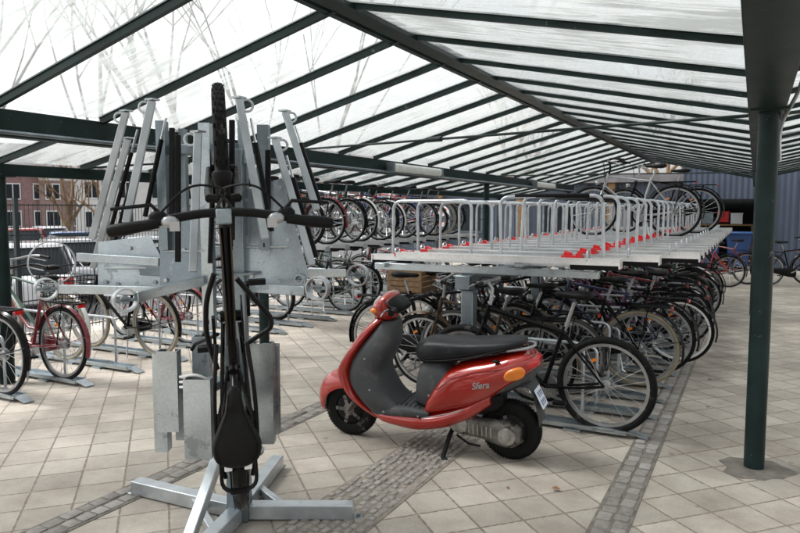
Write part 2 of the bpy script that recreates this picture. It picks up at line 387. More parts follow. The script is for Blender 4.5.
# ------------------------------------------------------------------ shelter
XR, XG, XL, XF, XR2 = .04, -2.38, -4.69, -6.1, 2.46
ZR, ZG, ZL, ZF = 2.40, 2.91, 2.31, 2.03
def shelter():
    t = thing('bike_shelter', 'long glass roofed shelter with dark green steel frame over all the bicycle racks', 'shelter', (0, 0, 0))
    y0, y1 = -1.2, 19.6
    def beam(name, x, zb, zt, w, ya=y0, yb=y1):
        mb = MB(); mb.box((x, (ya + yb) / 2, (zb + zt) / 2), (w, yb - ya, zt - zb)); return bevel(mb.build(name, M['green'], t), .006)
    # gutter beams: a channel each, with flange strips
    beam('eaves_beam', XR, 2.19, 2.385, .2)
    beam('eaves_beam', XL, 2.11, 2.30, .12)
    beam('eaves_beam', XF, 1.91, 2.02, .09)
    beam('ridge_beam', XG, ZG - .05, ZG + .05, .10)
    mb = MB()
    for s in (-1, 1): mb.bar((XG + s * .09, y0, ZG - .045), (XG + s * .09, y1, ZG - .045), .05, .03)
    mb.build('ridge_flashing', M['green'], t)
    beam('ridge_beam', XR2, ZG - .06, ZG + .05, .10)
    slopes = [(XL, ZL, XG, ZG), (XG, ZG, XR, ZR), (XF, ZF, XL, ZL), (XR, ZR, XR2, ZG)]
    ys = [2.85 + .87 * k for k in range(-4, 20)]
    for (xa, za, xb, zb) in slopes:
        n = V((-(zb - za), 0, xb - xa)).normalized()
        d = (V((xb, 0, zb)) - V((xa, 0, za))).normalized()
        for i, y in enumerate(ys):
            mb = MB(); a, b = V((xa, y, za)) + d * .05, V((xb, y, zb)) - d * .05
            dz = .044 if xa in (XL, XF) else .030
            mb.bar(a - n * dz / 2, b - n * dz / 2, .034, dz, n)
            mb.bar(a + n * .008, b + n * .008, .05, .012, n)
            mb.build('rafter', M['green'], t)
            if i + 1 < len(ys):
                yc = ys[i + 1]; mb = MB()
                p = [V((xa, y + .03, za)) + d * .03, V((xb, y + .03, zb)) - d * .03]
                q = [V((xa, yc - .03, za)) + d * .03, V((xb, yc - .03, zb)) - d * .03]
                mb.prism([p[0] + n * .003, p[1] + n * .003, q[1] + n * .003, q[0] + n * .003], n * .008)
                mb.build('roof_pane', M['glassdirty' if xa in (XG, XR) else 'glass'], t)
    def post(x, y, zt, r):
        mb = MB(); mb.lathe((x, y, 0), (0, 0, 1), [(.0, r * 1.0), (zt, r)], 16)
        mb.box((x, y, zt - .006), (.2, .24, .012)); mb.build('post', M['green'], t)
    post(.055, 4.63, 2.19, .058); post(XR, 11.6, 2.19, .058); post(XR, 18.6, 2.19, .058)
    post(XL, 5.75, 2.11, .055); post(XL, 12.6, 2.11, .055); post(XL, 19.2, 2.11, .055)
    post(XF, 3.75, 1.91, .075); post(XF, 10.6, 1.91, .06); post(XF, 17.4, 1.91, .06)
    for (a, b) in (((XR - .1, 4.66, 2.17), (XL + .06, 6.3, 2.28)), ((XL - .06, 6.3, 2.22), (XF + .05, 4.6, 2.02)), ((XR - .1, 11.6, 2.17), (XL + .06, 12.9, 2.28)), ((XR + .1, 4.66, 2.17), (XR2, 7.0, 2.7))):
        mb = MB(); mb.cyl(a, b, .011, seg=8)
        mid = V(a).lerp(V(b), .55); dd = (V(b) - V(a)).normalized()
        mb.cyl(mid - dd * .09, mid + dd * .09, .024, seg=8); mb.build('tie_rod', M['green'], t)
    # conduit clipped along the gutter beams
    mb = MB(); mb.tube([(XL + .10, -1, 2.135), (XL + .10, 19.4, 2.135)], .016, 8); mb.build('conduit', M['galv2'], t)
    mb = MB(); mb.tube(round_path([(XR + .16, .5, 2.3), (XR + .15, 4.5, 2.26), (XR + .07, 4.72, 2.1), (XR + .08, 4.74, 1.9)], .15), .012, 8); mb.build('conduit', M['zinc'], t)
    for y, lab in ((9.2, 'unlit white tube lamp under the gutter beam, nearer the camera'), (16.2, 'unlit white tube lamp under the gutter beam, farther from camera')):
        L = thing('strip_light', lab, 'lamp', (XL + .15, y, 2.2), 0, 'strip lights under the gutter beam')
        mb = MB(); mb.loft([sell((0, yy, 0), (1, 0, 0), (0, 0, 1), .055, .06, 3, 16) for yy in (-.8, .8)]); mb.build('diffuser', M['lamp'], L)
        for yy in (-.83, .83):
            mb = MB(); mb.box((0, yy, 0), (.12, .06, .13)); mb.build('end_cap', M['galv2'], L)
shelter()

# ------------------------------------------------------------------ bicycles
SPEC = {}
def bike_spec(kind):
    if kind in SPEC: return SPEC[kind]
    low = kind == 'step'; mtb = kind in ('mtb', 'trek'); trek = kind == 'trek'; P = []
    Rw = .345; tr = .027 if mtb else .019
    ra, fa, bb = V((-.5, 0, Rw)), V((.57, 0, Rw)), V((-.06, 0, .29))
    st = V((-.205, 0, .80 if not mtb else .74)); hb, ht = V((.415, 0, .70)), V((.365, 0, .86))
    def add(name, mb, key, parent=None, ang=50): P.append((name, mb.mesh('bike_' + name, ang), key, parent))
    f = MB()
    if low:
        f.tube([hb + V((-.01, 0, .05)), (.2, 0, .42), (.05, 0, .32), bb], .021, 10)
        f.tube([ht - V((0, 0, .05)), (.22, 0, .62), (.0, 0, .46), (-.12, 0, .45)], .015, 8)
    else:
        f.tube([hb, bb], .022 if mtb else .017, 10); f.tube([ht - V((-.01, 0, .03)), st - V((0, 0, .05))], .018 if mtb else .015, 10)
    f.tube([bb, st], .016, 10); f.tube([hb - V((-.008, 0, .03)), ht], .021, 10)
    for s in (-1, 1):
        f.tube([bb + V((-.03, s * .035, 0)), (-.3, s * .05, .31), ra + V((0, s * .06, 0))], .010, 6)
        f.tube([st + V((.005, s * .02, -.06)), ra + V((0, s * .06, 0))], .008, 6)
    f.cyl(bb + V((0, -.045, 0)), bb + V((0, .045, 0)), .024)
    add('frame', f, 'frame')
    f = MB()
    cr = .052 if mtb else .035
    f.tube([hb - V((-.008, 0, .03)), hb - V((-.02, 0, .09))], .018, 8)
    for s in (-1, 1):
        f.tube([hb + V((.02, 0, -.06)), hb + V((.025, s * cr, -.07)), hb + V((.06, s * (cr + .006), -.2)), fa + V((-.0, s * .055, 0))], [.016, .018, .017, .012] if mtb else [.012, .012, .011, .009], 8)
    add('fork', f, 'fork')
    for c in (ra, fa):
        w = MB(); w.cyl(c + V((0, -.05, 0)), c + V((0, .05, 0)), .018); w.lathe(c + V((0, -.03, 0)), (0, 1, 0), [(0, .032), (.006, .034), (.012, .02), (.048, .02), (.054, .034), (.06, .032)], 12)
        ns = 20
        for k in range(ns):
            a = 2 * PI * k / ns + .1; sg = 1 if k % 2 else -1; b = a + .35 * (1 if k % 4 < 2 else -1)
            w.tube([c + V((.03 * math.cos(b), sg * .028, .03 * math.sin(b))), c + V(((Rw - .045) * math.cos(a), 0, (Rw - .045) * math.sin(a)))], .0016, 3, caps=False)
        if kind == 'trek': w.lathe(c + V((0, .045, 0)), (0, 1, 0), [(0, .08), (.003, .08)], 20)
        add('wheel', w, 'metal'); wi = len(P) - 1
        t = MB(); t.torus(c, (0, 1, 0), Rw - tr, tr, 56, 14 if trek else 8)
        if kind == 'trek':
            for k in range(60):
                a = 2 * PI * k / 60
                for yy in ((-.019, -.007, .007, .019) if k % 2 else (-.013, 0, .013)):
                    q = Rw - tr + math.sqrt(tr * tr - yy * yy) + .0005
                    t.box(c + V((math.cos(a) * q, yy, math.sin(a) * q)), (.004, .009, .02), Matrix.Rotation(-a, 3, 'Y') @ Matrix.Rotation(-yy / tr * .8, 3, 'Z'))
        add('tyre', t, 'tyre', wi)
        r = MB(); pr = [(-.011, Rw - tr * 2 + .006), (.011, Rw - tr * 2 + .006), (.010, Rw - tr * 2 - .016), (-.010, Rw - tr * 2 - .016)]
        r.loft([[c + V((q * math.cos(a), y, q * math.sin(a))) for y, q in pr] for a in (2 * PI * k / 48 for k in range(48))], True)
        add('rim', r, 'rim', wi)
        for k in (1,):
            if kind == 'trek': continue
            o = MB(); o.box(c + V((.19 * math.cos(k * 1.1), .0, .19 * math.sin(k * 1.1))), (.022, .006, .042), Matrix.Rotation(-k * 1.1, 3, 'Y'))
            add('spoke_reflector', o, 'orange', wi)
    if kind != 'mtb':
        for c, a0, a1, rr in ((ra, -20, 165, .372), (fa, 25, 160, .372)):
            m = MB(); n = 18; rings = []
            for k in range(n + 1):
                a = R_(a0 + (a1 - a0) * k / n) if c is fa else R_(15 + (195 - 15) * k / n)
                w = V((math.cos(a), 0, math.sin(a)))
                rings.append([c + w * rr + V((0, -.026, 0)) - w * .012, c + w * (rr + .006), c + w * rr + V((0, .026, 0)) - w * .012, c + w * (rr + .002)])
            if trek and c is fa: continue
            m.loft(rings)
            for s in (-1, 1):
                w = V((math.cos(R_(165 if c is ra else 150)), 0, math.sin(R_(165 if c is ra else 150)))); m.tube([c + V((0, s * .06, 0)), c + w * .37 + V((0, s * .026, 0))], .0025, 4)
            add('mudguard', m, 'guard')
    # handlebar
    h = MB(); sx = .30 if not mtb else .33; sz = 1.02 if not mtb else 1.03
    stem_top = V((.345, 0, .93 if not mtb else .98))
    h.tube([ht - V((0, 0, .03)), stem_top, (sx + .05, 0, sz)], .014, 8)
    if mtb:
        hw = .30
        bar = [(sx + .02 - .035, s * hw, sz + .02) if abs(s) == 1 else None for s in ()]
        pts = [(sx + .012, -hw, sz + .005), (sx + .032, -.2, sz + .012), (sx + .052, -.08, sz), (sx + .055, 0, sz), (sx + .052, .08, sz), (sx + .032, .2, sz + .012), (sx + .012, hw, sz + .005)]
    else:
        hw = .28
        pts = [(sx - .16, -hw, sz + .01), (sx - .06, -hw + .02, sz + .03), (sx + .03, -.2, sz + .03), (sx + .06, -.07, sz), (sx + .06, .07, sz), (sx + .03, .2, sz + .03), (sx - .06, hw - .02, sz + .03), (sx - .16, hw, sz + .01)]
    h.tube(round_path(pts, .05, 3), .012 if not mtb else .0145, 8)
    add('handlebar', h, 'bar'); hi = len(P) - 1
    for s in (-1, 1):
        g = MB()
        if mtb:
            a, b = V((sx + .006, s * (hw + .05), sz + .003)), V((sx + .026, s * (hw - .10), sz + .010))
            g.tube([a, a.lerp(b, .08), a.lerp(b, .35), a.lerp(b, .75), b], [.016, .0195, .0205, .017, .0155], 12)
        else: g.tube([(sx - .18, s * (hw + .005), sz + .006), (sx - .05, s * (hw - .022), sz + .03)], .016, 8)
        add('grip', g, 'grip', hi)
    for s in (-1, 1):
        g = MB()
        if mtb:
            g.ball((sx + .045, s * .2, sz), (.022, .03, .022), 10, 6)
            g.tube([(sx + .05, s * .19, sz), (sx + .085, s * .22, sz - .005), (sx + .075, s * .34, sz - .012)], [.009, .007, .006], 6)
        else: g.tube([(sx + .03, s * .21, sz + .01), (sx + .04, s * .24, sz), (sx - .1, s * .3, sz - .03)], .006, 6)
        add('brake_lever', g, 'metal' if not mtb else 'bar', hi)
        if kind == 'trek':
            q = MB(); q.ball((sx + .03, s * .165, sz + .012), (.02, .03, .026), 10, 6); q.box((sx + .015, s * .15, sz + .03), (.03, .03, .02)); add('shifter', q, 'metal2', hi)
    for s in (-1, 1):
        g = MB()
        g.tube(round_path([(sx + .05, s * .2, sz), (sx + .15, s * .1, sz + .03), (sx + .13, s * -.02, sz - .05), (.40, s * .03, .72)], .08), .004, 5)
        add('cable', g, 'grip', hi)
    # saddle
    s0 = V((-.255, 0, .95)) if not mtb else V((-.345 if trek else -.27, 0, .965))
    p = MB(); p.tube([st - V((0, 0, .03)), s0 - V((-.0, 0, .05))], .0135, 8); add('seat_post', p, 'metal' if kind != 'trek' else 'frame')
    s = MB(); rg = []
    for (x, w, zb, zt) in smooth_interp([(-.135, .03, .0, .02), (-.115, .07, -.02, .032), (-.06, .083, -.03, .036), (.0, .06, -.025, .03), (.06, .033, -.02, .026), (.12, .022, -.015, .022), (.142, .010, -.005, .012)], 3):
        rg.append(sell(s0 + V((x, 0, (zb + zt) / 2)), (0, 1, 0), (0, 0, 1), w, (zt - zb) / 2, 2.4, 14))
    s.loft(rg)
    if trek: s.bm.verts.ensure_lookup_table()
    if trek:
        for v in s.bm.verts:                              # pressure channel down the middle
            if v.co.z > s0.z + .005 and abs(v.co.y) < .012 and -.11 < v.co.x - s0.x < .07: v.co.z -= .010
    add('saddle', s, 'saddle'); si = len(P) - 1
    if trek:
        for sg in (-1, 1):
            q = MB(); q.tube([s0 + V((x, sg * w, z)) for x, w, z in ((-.125, .052, .024), (-.10, .070, .026), (-.055, .0725, .028), (.0, .050, .026), (.06, .027, .020), (.12, .018, .016))], .0022, 5); add('seam', q, 'grip', si)
            q = MB(); q.tube([s0 + V((-.10, sg * .022, -.03)), s0 + V((-.04, sg * .022, -.055)), s0 + V((.05, sg * .02, -.05)), s0 + V((.11, sg * .008, -.012))], .0035, 6); add('rail', q, 'metal2', si)
    # crank
    c = MB(); c.lathe(bb + V((0, -.05, 0)), (0, 1, 0), [(0, .088), (.004, .09), (.008, .088)], 24)
    for q, yy in ((1, -.075), (-1, .075)):
        d = V((math.cos(.5), 0, math.sin(.5))) * .17 * q; c.bar(bb + V((0, yy, 0)), bb + V((0, yy, 0)) + d, .014, .024)
    for zz in (.085, -.085): c.bar(bb + V((0, -.047, zz)), ra + V((0, -.047, zz * .45)), .008, .008)
    c.lathe(ra + V((0, -.06, 0)), (0, 1, 0), [(0, .03), (.012, .045), (.02, .055)], 16)
    add('crank', c, 'bar' if kind == 'trek' else 'metal'); ci = len(P) - 1
    for q, yy in ((1, -.115), (-1, .115)):
        pd = MB(); d = V((math.cos(.5), 0, math.sin(.5))) * .17 * q
        if kind == 'trek': pd.box(bb + V((0, yy, 0)) + d, (.022, .07, .075))
        else: pd.box(bb + V((0, yy, 0)) + d, (.085, .075, .02))
        add('pedal', pd, 'grip', ci)
    if kind in ('city', 'step'):
        g = MB(); g.loft([sell((x, -.055, z), (0, 0, 1), (0, 1, 0), hh, .012, 3, 12) for x, z, hh in ((.05, .29, .06), (-.0, .29, .1), (-.12, .3, .095), (-.42, .335, .05), (-.5, .34, .04))])
        add('chain_guard', g, 'guard')
    if kind in ('city', 'step', 'trek'):
        r = MB(); zt = .735
        x0, x1 = (-.76, -.30) if not trek else (-.66, -.36)
        r.tube(round_path([(x1, -.06, zt), (x0, -.065, zt), (x0, .065, zt), (x1, .06, zt)], .05), .006 if kind != 'trek' else .008, 6)
        for yy in (-.03, 0, .03): r.tube([(x1, yy, zt), (x0, yy, zt)], .004, 5)
        for yy in (-1, 1): 
            r.tube([(-.5, yy * .065, .345), (-.58, yy * .065, zt)], .005, 5); r.tube([(x1, yy * .06, zt), (-.2, yy * .018, .72)], .005, 5)
        add('rear_rack', r, 'rack'); ri = len(P) - 1
        q = MB(); q.box((x0 - .008, 0, zt - .018), (.014, .07, .03)); add('tail_light', q, 'redlens' if not trek else 'grip', ri)
        q = MB(); q.lathe((.475, 0, .74), (1, 0, 0), [(0, .015), (.01, .03), (.05, .038), (.06, .03)], 14); add('headlight', q, 'metal' if kind != 'trek' else 'bar')
        k = MB(); k.tube([(-.14, .06, .27), (-.22, .17, .02), (-.25, .19, .012)], .008, 6); add('kickstand', k, 'metal')
    elif kind == 'sport':
        q = MB(); q.box((-.87, 0, .42), (.02, .05, .07)); add('tail_light', q, 'redlens')
    SPEC[kind] = P; return P
BASK = {}
def basket_mesh(kind):
    if kind not in BASK:
        b = MB(); cx, cz, w, d, h = (.52, .82, .17, .13, .24) if kind == 'front' else (-.56, .755, .16, .2, .24)
        if kind == 'crate':
            cx, cz, w, d, h = -.55, .755, .17, .2, .22
            for k in range(4):
                z = cz + .03 + k * .055
                for s in (-1, 1): b.box((cx, s * w, z), (2 * d, .012, .045)); b.box((cx + s * d, 0, z), (.012, 2 * w - .014, .045))
            b.box((cx, 0, cz), (2 * d, 2 * w, .012))
        else:
            for k in range(7):
                t = k / 6; z = cz + h * t; q = .82 + .18 * t
                b.tube([(cx - d * q, -w * q, z), (cx + d * q, -w * q, z), (cx + d * q, w * q, z), (cx - d * q, w * q, z)], .004, 4, True)
            for k in range(28):
                a = 2 * PI * k / 28; c, s_ = math.cos(a), math.sin(a); m = max(abs(c), abs(s_)); u, v = c / m, s_ / m
                b.tube([(cx + d * .82 * u, w * .82 * v, cz), (cx + d * u, w * v, cz + h)], .003, 4)
        BASK[kind] = b.mesh('bike_basket')
    return BASK[kind]
PAL = dict(metal='rim', metal2='silver', tyre='rubber', rim='rim', orange='orange', guard='black', bar='silver', grip='plastic', saddle='saddle', rack='black', redlens='redlens', fork=None, frame='black')
nb = 0
def bike(kind, frame, label, loc, yaw=0, lean=0, roll_pitch=None, basket=None, group=None, **kw):
    global nb; nb += 1
    pal = dict(PAL, frame=frame, **kw)
    if not pal.get('fork'): pal['fork'] = frame
    root = thing('bicycle', label, 'bicycle', loc, 0, group)
    root.rotation_euler = (lean, 0, yaw)
    if kind != 'trek': root.scale = (random.uniform(.95, 1.02),) * 3
    objs = []
    for name, me, key, par in bike_spec(kind):
        if not me.materials: me.materials.append(M['black'])
        o = bpy.data.objects.new(name, me); COL.objects.link(o); o.parent = objs[par] if par is not None else root
        o.material_slots[0].link = 'OBJECT'; o.material_slots[0].material = M[pal[key]]; objs.append(o)
    if basket:
        me = basket_mesh(basket)
        if not me.materials: me.materials.append(M['black'])
        o = bpy.data.objects.new('basket', me); COL.objects.link(o); o.parent = root
        o.material_slots[0].link = 'OBJECT'; o.material_slots[0].material = M['wicker' if basket == 'crate' else 'plastic']
    return root

# ------------------------------------------------------------------ two-tier racks
def make_rack(root, side, x_end, y_list, L, z=0, inner=None):
    # ground channels with a bent tube hoop; side=+1 opens to +X
    for y in y_list:
        mb = MB(); xa, xb = x_end, x_end - side * L; xm = (xa + xb) / 2
        mb.box((xm, y, z + .022), (L, .085, .006))
        for s in (-1, 1): mb.box((xm, y + s * .046, z + .036), (L, .006, .034)); mb.box((xm, y + s * .058, z + .0545), (L, .03, .005))
        bx = xa + side * .03
        mb.prism([(xa + side * .002, y - .05, z + .045), (xa + side * .14, y - .045, z + .008), (xa + side * .14, y + .045, z + .008), (xa + side * .002, y + .05, z + .045)], (0, 0, .006))
        for q in (.25, .5, .75): mb.box((xa + (xb - xa) * q, y, z + .0095), (.12, .16, .017))
        mb.build('wheel_channel', M['galv'], root)
        mb = MB(); h = .50 if int(round(y * 2)) % 2 else .62
        yy = y + .10
        mb.tube(round_path([(xa - side * .34, yy, z + .008), (xa - side * .34, yy, z + h), (xa - side * 1.25, yy, z + h), (xa - side * 1.25, yy, z + .01)], .07, 5), .012, 8)
        mb.build('wheel_hoop', M['zinc'], root)
def upper_trays(root, side, x_end, y_list, L, z, h0, h1, cap, htop, hh=.52, clipx=None):
    for y in y_list:
        mb = MB(); xm = x_end - side * L / 2
        mb.box((xm, y, z), (L, .084, .006))
        for s in (-1, 1): mb.box((xm, y + s * .045, z + .018), (L, .006, .044)); mb.box((xm, y + s * .053, z + .0425), (L, .022, .005))
        mb.box((x_end + side * .004, y, z + .01), (.008, .12, .07))
        o = mb.build('upper_tray', M['tray'], root)
        mb = MB(); mb.box((x_end - side * .17, y, z - .022), (.34, .085, .034)); mb.build('tray_foot', M['plastic'], o)
        mb = MB(); ja, jb, jc = (random.uniform(-.014, .014) for _ in range(3))
        pts = round_path([(h0, y + .085, z + .02), (h0 + jb, y + .085 + ja, z + hh), (h1 + jb, y + .085 + jc, z + hh + jb * .5), (h1, y + .085, z + .02)], .08, 6)
        mb.tube(pts, .0135, 10); o = mb.build('tray_hoop', M['zinc'], root)
        if htop:
            mb = MB(); mb.tube([(h0 + (h1 - h0) * .14, y + .085, z + hh), (h0 + (h1 - h0) * .86, y + .085, z + hh)], .0165, 10); mb.build('hoop_sleeve', M['plastic'], o)
        mb = MB(); cx = clipx
        if cx is None: continue
        q = 1.35 if side < 0 else 1.1; mb.box((cx, y, z + .05), (.13 * q, .10 * q, .02 * q)); mb.box((cx - .04, y + .02, z + .068), (.05, .045, .03), Matrix.Rotation(.3, 3, 'Y')); mb.box((cx + .05, y - .02, z + .068), (.035, .06, .022), Matrix.Rotation(-.25, 3, 'Y'))
        mb.build('locking_clip', M['clip'], root)
        mb = MB(); mb.tube(round_path([(x_end - side * .22, y - .045, z + .02), (x_end - side * .22, y - .045, z + .1), (x_end - side * .22, y + .045, z + .1), (x_end - side * .22, y + .045, z + .02)], .045, 4), .007, 6)
        mb.build('tray_handle', M['zinc'], root)
YR = [4.87 + .5 * k for k in range(20)]
def right_rack():
    t = thing('two_tier_bicycle_rack', 'long two tier galvanised rack with empty white trays, tube hoops and red clips', 'bicycle rack', (0, 0, 0))
    make_rack(t, 1, -.74, YR, 1.5)
    make_rack(t, -1, -3.3, [y + .25 for y in YR[3:]], 1.35)
    upper_trays(t, 1, -.82, YR[:1], 1.75, 1.215, -.95, -1.72, 0, True, .49, -1.15)
    upper_trays(t, 1, -.62, YR[1:2], 1.9, 1.215, -.95, -1.72, 0, True, .49, -1.15)
    upper_trays(t, 1, -.38, YR[2:], 2.15, 1.215, -.95, -1.72, 0, True, .49, -1.15)
    upper_trays(t, -1, -2.93, [y + .25 for y in YR[0:19]], 1.75, 1.175, -2.80, -2.07, 0, False, .5, -2.62)
    for y in [4.95 + 1.9 * k for k in range(6)]:
        mb = MB(); mb.box((-1.98, y, .5), (.1, .1, .99)); mb.box((-1.98, y, .006), (.2, .2, .012)); mb.box((-1.98, y, .97), (.15, .15, .012)); bevel(mb.build('post', M['galv2'], t), .008)
        mb = MB(); mb.box((-1.9, y, 1.13), (1.85, .06, .055)); bevel(mb.build('cross_beam', M['galv'], t), .004)
    mb = MB(); mb.box((-1.98, 9.6, 1.04), (.12, 9.6, .11)); bevel(mb.build('main_beam', M['galv2'], t), .006)
    for x, z in ((-1.02, 1.178), (-2.72, 1.145), (-1.55, 1.19)):
        mb = MB(); mb.box((x, 9.7, z), (.06, 9.7, .035)); bevel(mb.build('tray_rail', M['galv'], t), .004)
right_rack()
YLl = [2.85 + .58 * k for k in range(21)]
def left_rack():
    t = thing('two_tier_bicycle_rack', 'galvanised rack along the mesh fence, full of bicycles on its upper tier', 'bicycle rack', (0, 0, 0))
    make_rack(t, 1, -5.42, YLl, 1.7)
    ys = [7.3 + .52 * k for k in range(13)]
    upper_trays(t, 1, -5.25, ys, 1.85, 1.05, -6.5, -6.95, 0, False, .5)
    for y in (7.5, 9.9, 12.3, 13.4):
        mb = MB(); mb.box((-6.62, y, .5), (.09, .09, 1.0)); mb.build('post', M['galv2'], t)
        mb = MB(); mb.box((-6.2, y, 1.0), (1.6, .06, .05)); mb.build('cross_beam', M['galv'], t)
    for x in (-5.55, -6.6):
        mb = MB(); mb.box((x, 10.4, 1.022), (.06, 6.6, .03)); mb.build('tray_rail', M['galv'], t)
left_rack()
# ------------------------------------------------------------------ the bicycles in the racks
G1, G2, G3, G4 = 'bicycles in the lower right rack', 'bicycles on the upper left tier', 'bicycles in the lower left rack', 'bicycles on the far side of the right rack'
random.seed(11)
def place_bikes():
    def lr(k, kind, frame, label, rear=-.9, z=.035, dy=0, lean=0, **kw):
        bike(kind, frame, label, (rear - .5, 4.87 + .5 * k + dy, z), PI + random.uniform(-.05, .05), lean * 1.5 + random.uniform(-.02, .02), group=G1, **kw)
    lr(0, 'mtb', 'black', 'black mountain bike alone at the near end of the rack, black tyres, bare rear wheel', dy=-.02, z=.008, tyre='rubber', metal='rim')
    lr(2.75, 'city', 'black', 'black roadster with worn cream tyres and a red and white tail mudguard', rear=-.86, tyre='cream', lean=-.03)
    lr(3.9, 'city', 'navy', 'dark navy bicycle with black tyres just behind the cream tyred bicycle', rear=-.78, lean=.03)
    lr(5.0, 'city', 'black', 'dark bicycle with white rims and the rear wheel sticking out farthest into the aisle', rear=-.63, tyre='rubber', guard='black', rim='white', lean=-.04)
    names = [('step', 'purple', 'plum step-through bicycle under the trays, first behind the white rimmed bicycle', {}),
             ('city', 'red2', 'dark red bicycle under the trays, next to the plum step-through', {}),
             ('city', 'black', 'black bicycle with silver mudguards under the trays beyond the dark red one', dict(guard='silver')),
             ('step', 'silver', 'silver step-through bicycle under the far trays of the right rack', {}),
             ('mtb', 'navy', 'navy mountain bike beyond the silver step-through under the far trays', {}),
             ('city', 'gpaint', 'bottle green bicycle under the far trays of the right rack', {}),
             ('city', 'red', 'bright red bicycle under the far trays near the rack end', {}),
             ('step', 'black', 'black step-through bicycle with white mudguards under the far trays', dict(guard='white')),
             ('city', 'silver', 'silver bicycle with mudguards near the far end of the right rack', {}),
             ('mtb', 'red2', 'dark red mountain bike at the far end of the right rack', {})]
    for i, (kd, c, lab, kw) in enumerate(names):
        lr(6.1 + i * 1.0, kd, c, lab, rear=-.8 + random.uniform(-.12, .12), lean=random.uniform(-.05, .05), **kw)
    # slots between, half hidden
    lr(1.5, 'step', 'black', 'black step-through bicycle between the mountain bike and the cream tyred roadster, pushed far in', rear=-1.35, lean=.05, tyre='greytyre')
    lr(.9, 'city', 'bronze', 'brown bicycle pushed deep into the rack beside the black mountain bike', rear=-1.5, lean=-.04, guard='bronze', basket=None)
    # far side of the double rack, heading +X
    far = [(2.6, 'step', 'black', 'black step-through bicycle behind the red scooter, with a brown wooden crate on its rack', dict(basket='crate')),
           (1.6, 'city', 'black', 'black city bicycle behind the scooter seat, nearest on the rack side away from the aisle', {}),
           (3.6, 'city', 'navy', 'navy city bicycle behind the crate bicycle', {}),
           (4.6, 'mtb', 'black', 'black mountain bike on the left of the rack, beyond the navy city bicycle', {}),
           (5.6, 'city', 'gpaint', 'green bicycle on the left of the right rack behind the near posts', {}),
           (6.6, 'step', 'red2', 'dark red step-through on the left of the right rack', {}),
           (7.6, 'city', 'silver', 'silver bicycle on the left of the right rack', {}),
           (8.7, 'city', 'black', 'black bicycle with white mudguards on the left of the right rack', dict(guard='white'))]
    for k, kd, c, lab, kw in far:
        bike(kd, c, lab, (-2.62 + random.uniform(-.1, .1), 4.87 + .5 * k, .035), random.uniform(-.03, .03), random.uniform(-.05, .05), group=G4, **kw)
    # white bicycle on the upper tier
    bike('city', 'silver', 'silvery white bicycle with black tyres standing alone up on the right rack trays', (-1.42, 9.45, 1.245), PI, .02, metal='rim', guard='black', saddle='saddle', bar='plastic', rack='plastic')
    bike('city', 'black', 'black bicycle on the upper tier behind the white one', (-1.25, 10.9, 1.245), PI, 0, guard='black')
    # left rack, lower tier
    def ll(y, kind, frame, label, rear=-5.63, lean=0, yaw=0, **kw):
        bike(kind, frame, label, (rear - .5, y, .03), PI + yaw, lean, group=G3, **kw)
    ll(3.40, 'city', 'silver', 'silver bicycle cut off by the left picture edge, orange spoke reflector', rear=-5.6, guard='black', fork='black')
    ll(3.98, 'step', 'red2', 'dark red step-through bicycle with black rear basket and red mudguards by the left fence', rear=-5.6, guard='red2', basket='rear', lean=.03, bar='black')
    ll(5.12, 'city', 'black', 'black bicycle with cream tyres standing between the left channels', tyre='cream', guard='black', lean=-.04)
    ll(4.55, 'city', 'gpaint', 'green bicycle with a cream front tyre pushed deep in against the fence', rear=-6.35, tyre='cream', guard='white')
    ll(5.75, 'step', 'red2', 'dark red step-through bicycle with red lamp behind the grey steel channels', rear=-5.8, guard='red2')
    ll(6.9, 'city', 'black', 'black bicycle pushed deep into the left rack with silver mudguards', rear=-6.2, guard='silver')
    ll(7.6, 'mtb', 'navy', 'navy mountain bike in the left rack, right of the steel panels', rear=-6.0)
    ll(8.75, 'city', 'black', 'black city bicycle standing furthest out of the left rack, seen left of the scooter headlamp', rear=-5.55)
    ll(9.6, 'city', 'gpaint', 'green bicycle low in the left rack behind the scooter handlebar', rear=-5.7)
    ll(10.4, 'step', 'silver', 'silver step-through low in the left rack beyond the green bicycle', rear=-5.7)
    ll(11.3, 'city', 'red2', 'dark red bicycle low at the far part of the left rack', rear=-5.7)
    ll(12.3, 'city', 'navy', 'navy bicycle low at the far end of the left rack', rear=-5.7)
    # left rack, upper tier
    up = [('city', 'red2', 'dark red bicycle at the near end of the upper left tier', {}),
          ('mtb', 'black', 'black mountain bike on the upper left tier beside the dark red one', {}),
          ('city', 'black', 'black bicycle with red tyre edge mudguard third along the upper left tier', dict(guard='red2')),
          ('city', 'navy', 'navy bicycle with black mudguards on the upper left tier', dict(tyre='rubber')),
          ('city', 'silver', 'silver bicycle with white mudguards on the upper left tier', dict(guard='white')),
          ('step', 'gpaint', 'green step-through bicycle on the upper left tier', {}),
          ('city', 'white', 'white bicycle on the upper left tier', dict(guard='white')),
          ('city', 'blue', 'blue bicycle on the upper left tier', dict(guard='blue')),
          ('city', 'red', 'bright red bicycle on the upper left tier', {}),
          ('mtb', 'silver', 'silver mountain bike on the upper left tier', {}),
          ('city', 'black', 'black bicycle with cream tyres on the upper left tier', dict(tyre='cream')),
          ('step', 'blue', 'blue step-through bicycle at the far end of the upper left tier', {})]
    for i, (kd, c, lab, kw) in enumerate(up):
        bike(kd, c, lab, (-6.05 + random.uniform(-.12, .08), 7.3 + .52 * i, 1.085), PI + random.uniform(-.06, .06), random.uniform(-.07, .07), group=G2, **kw)
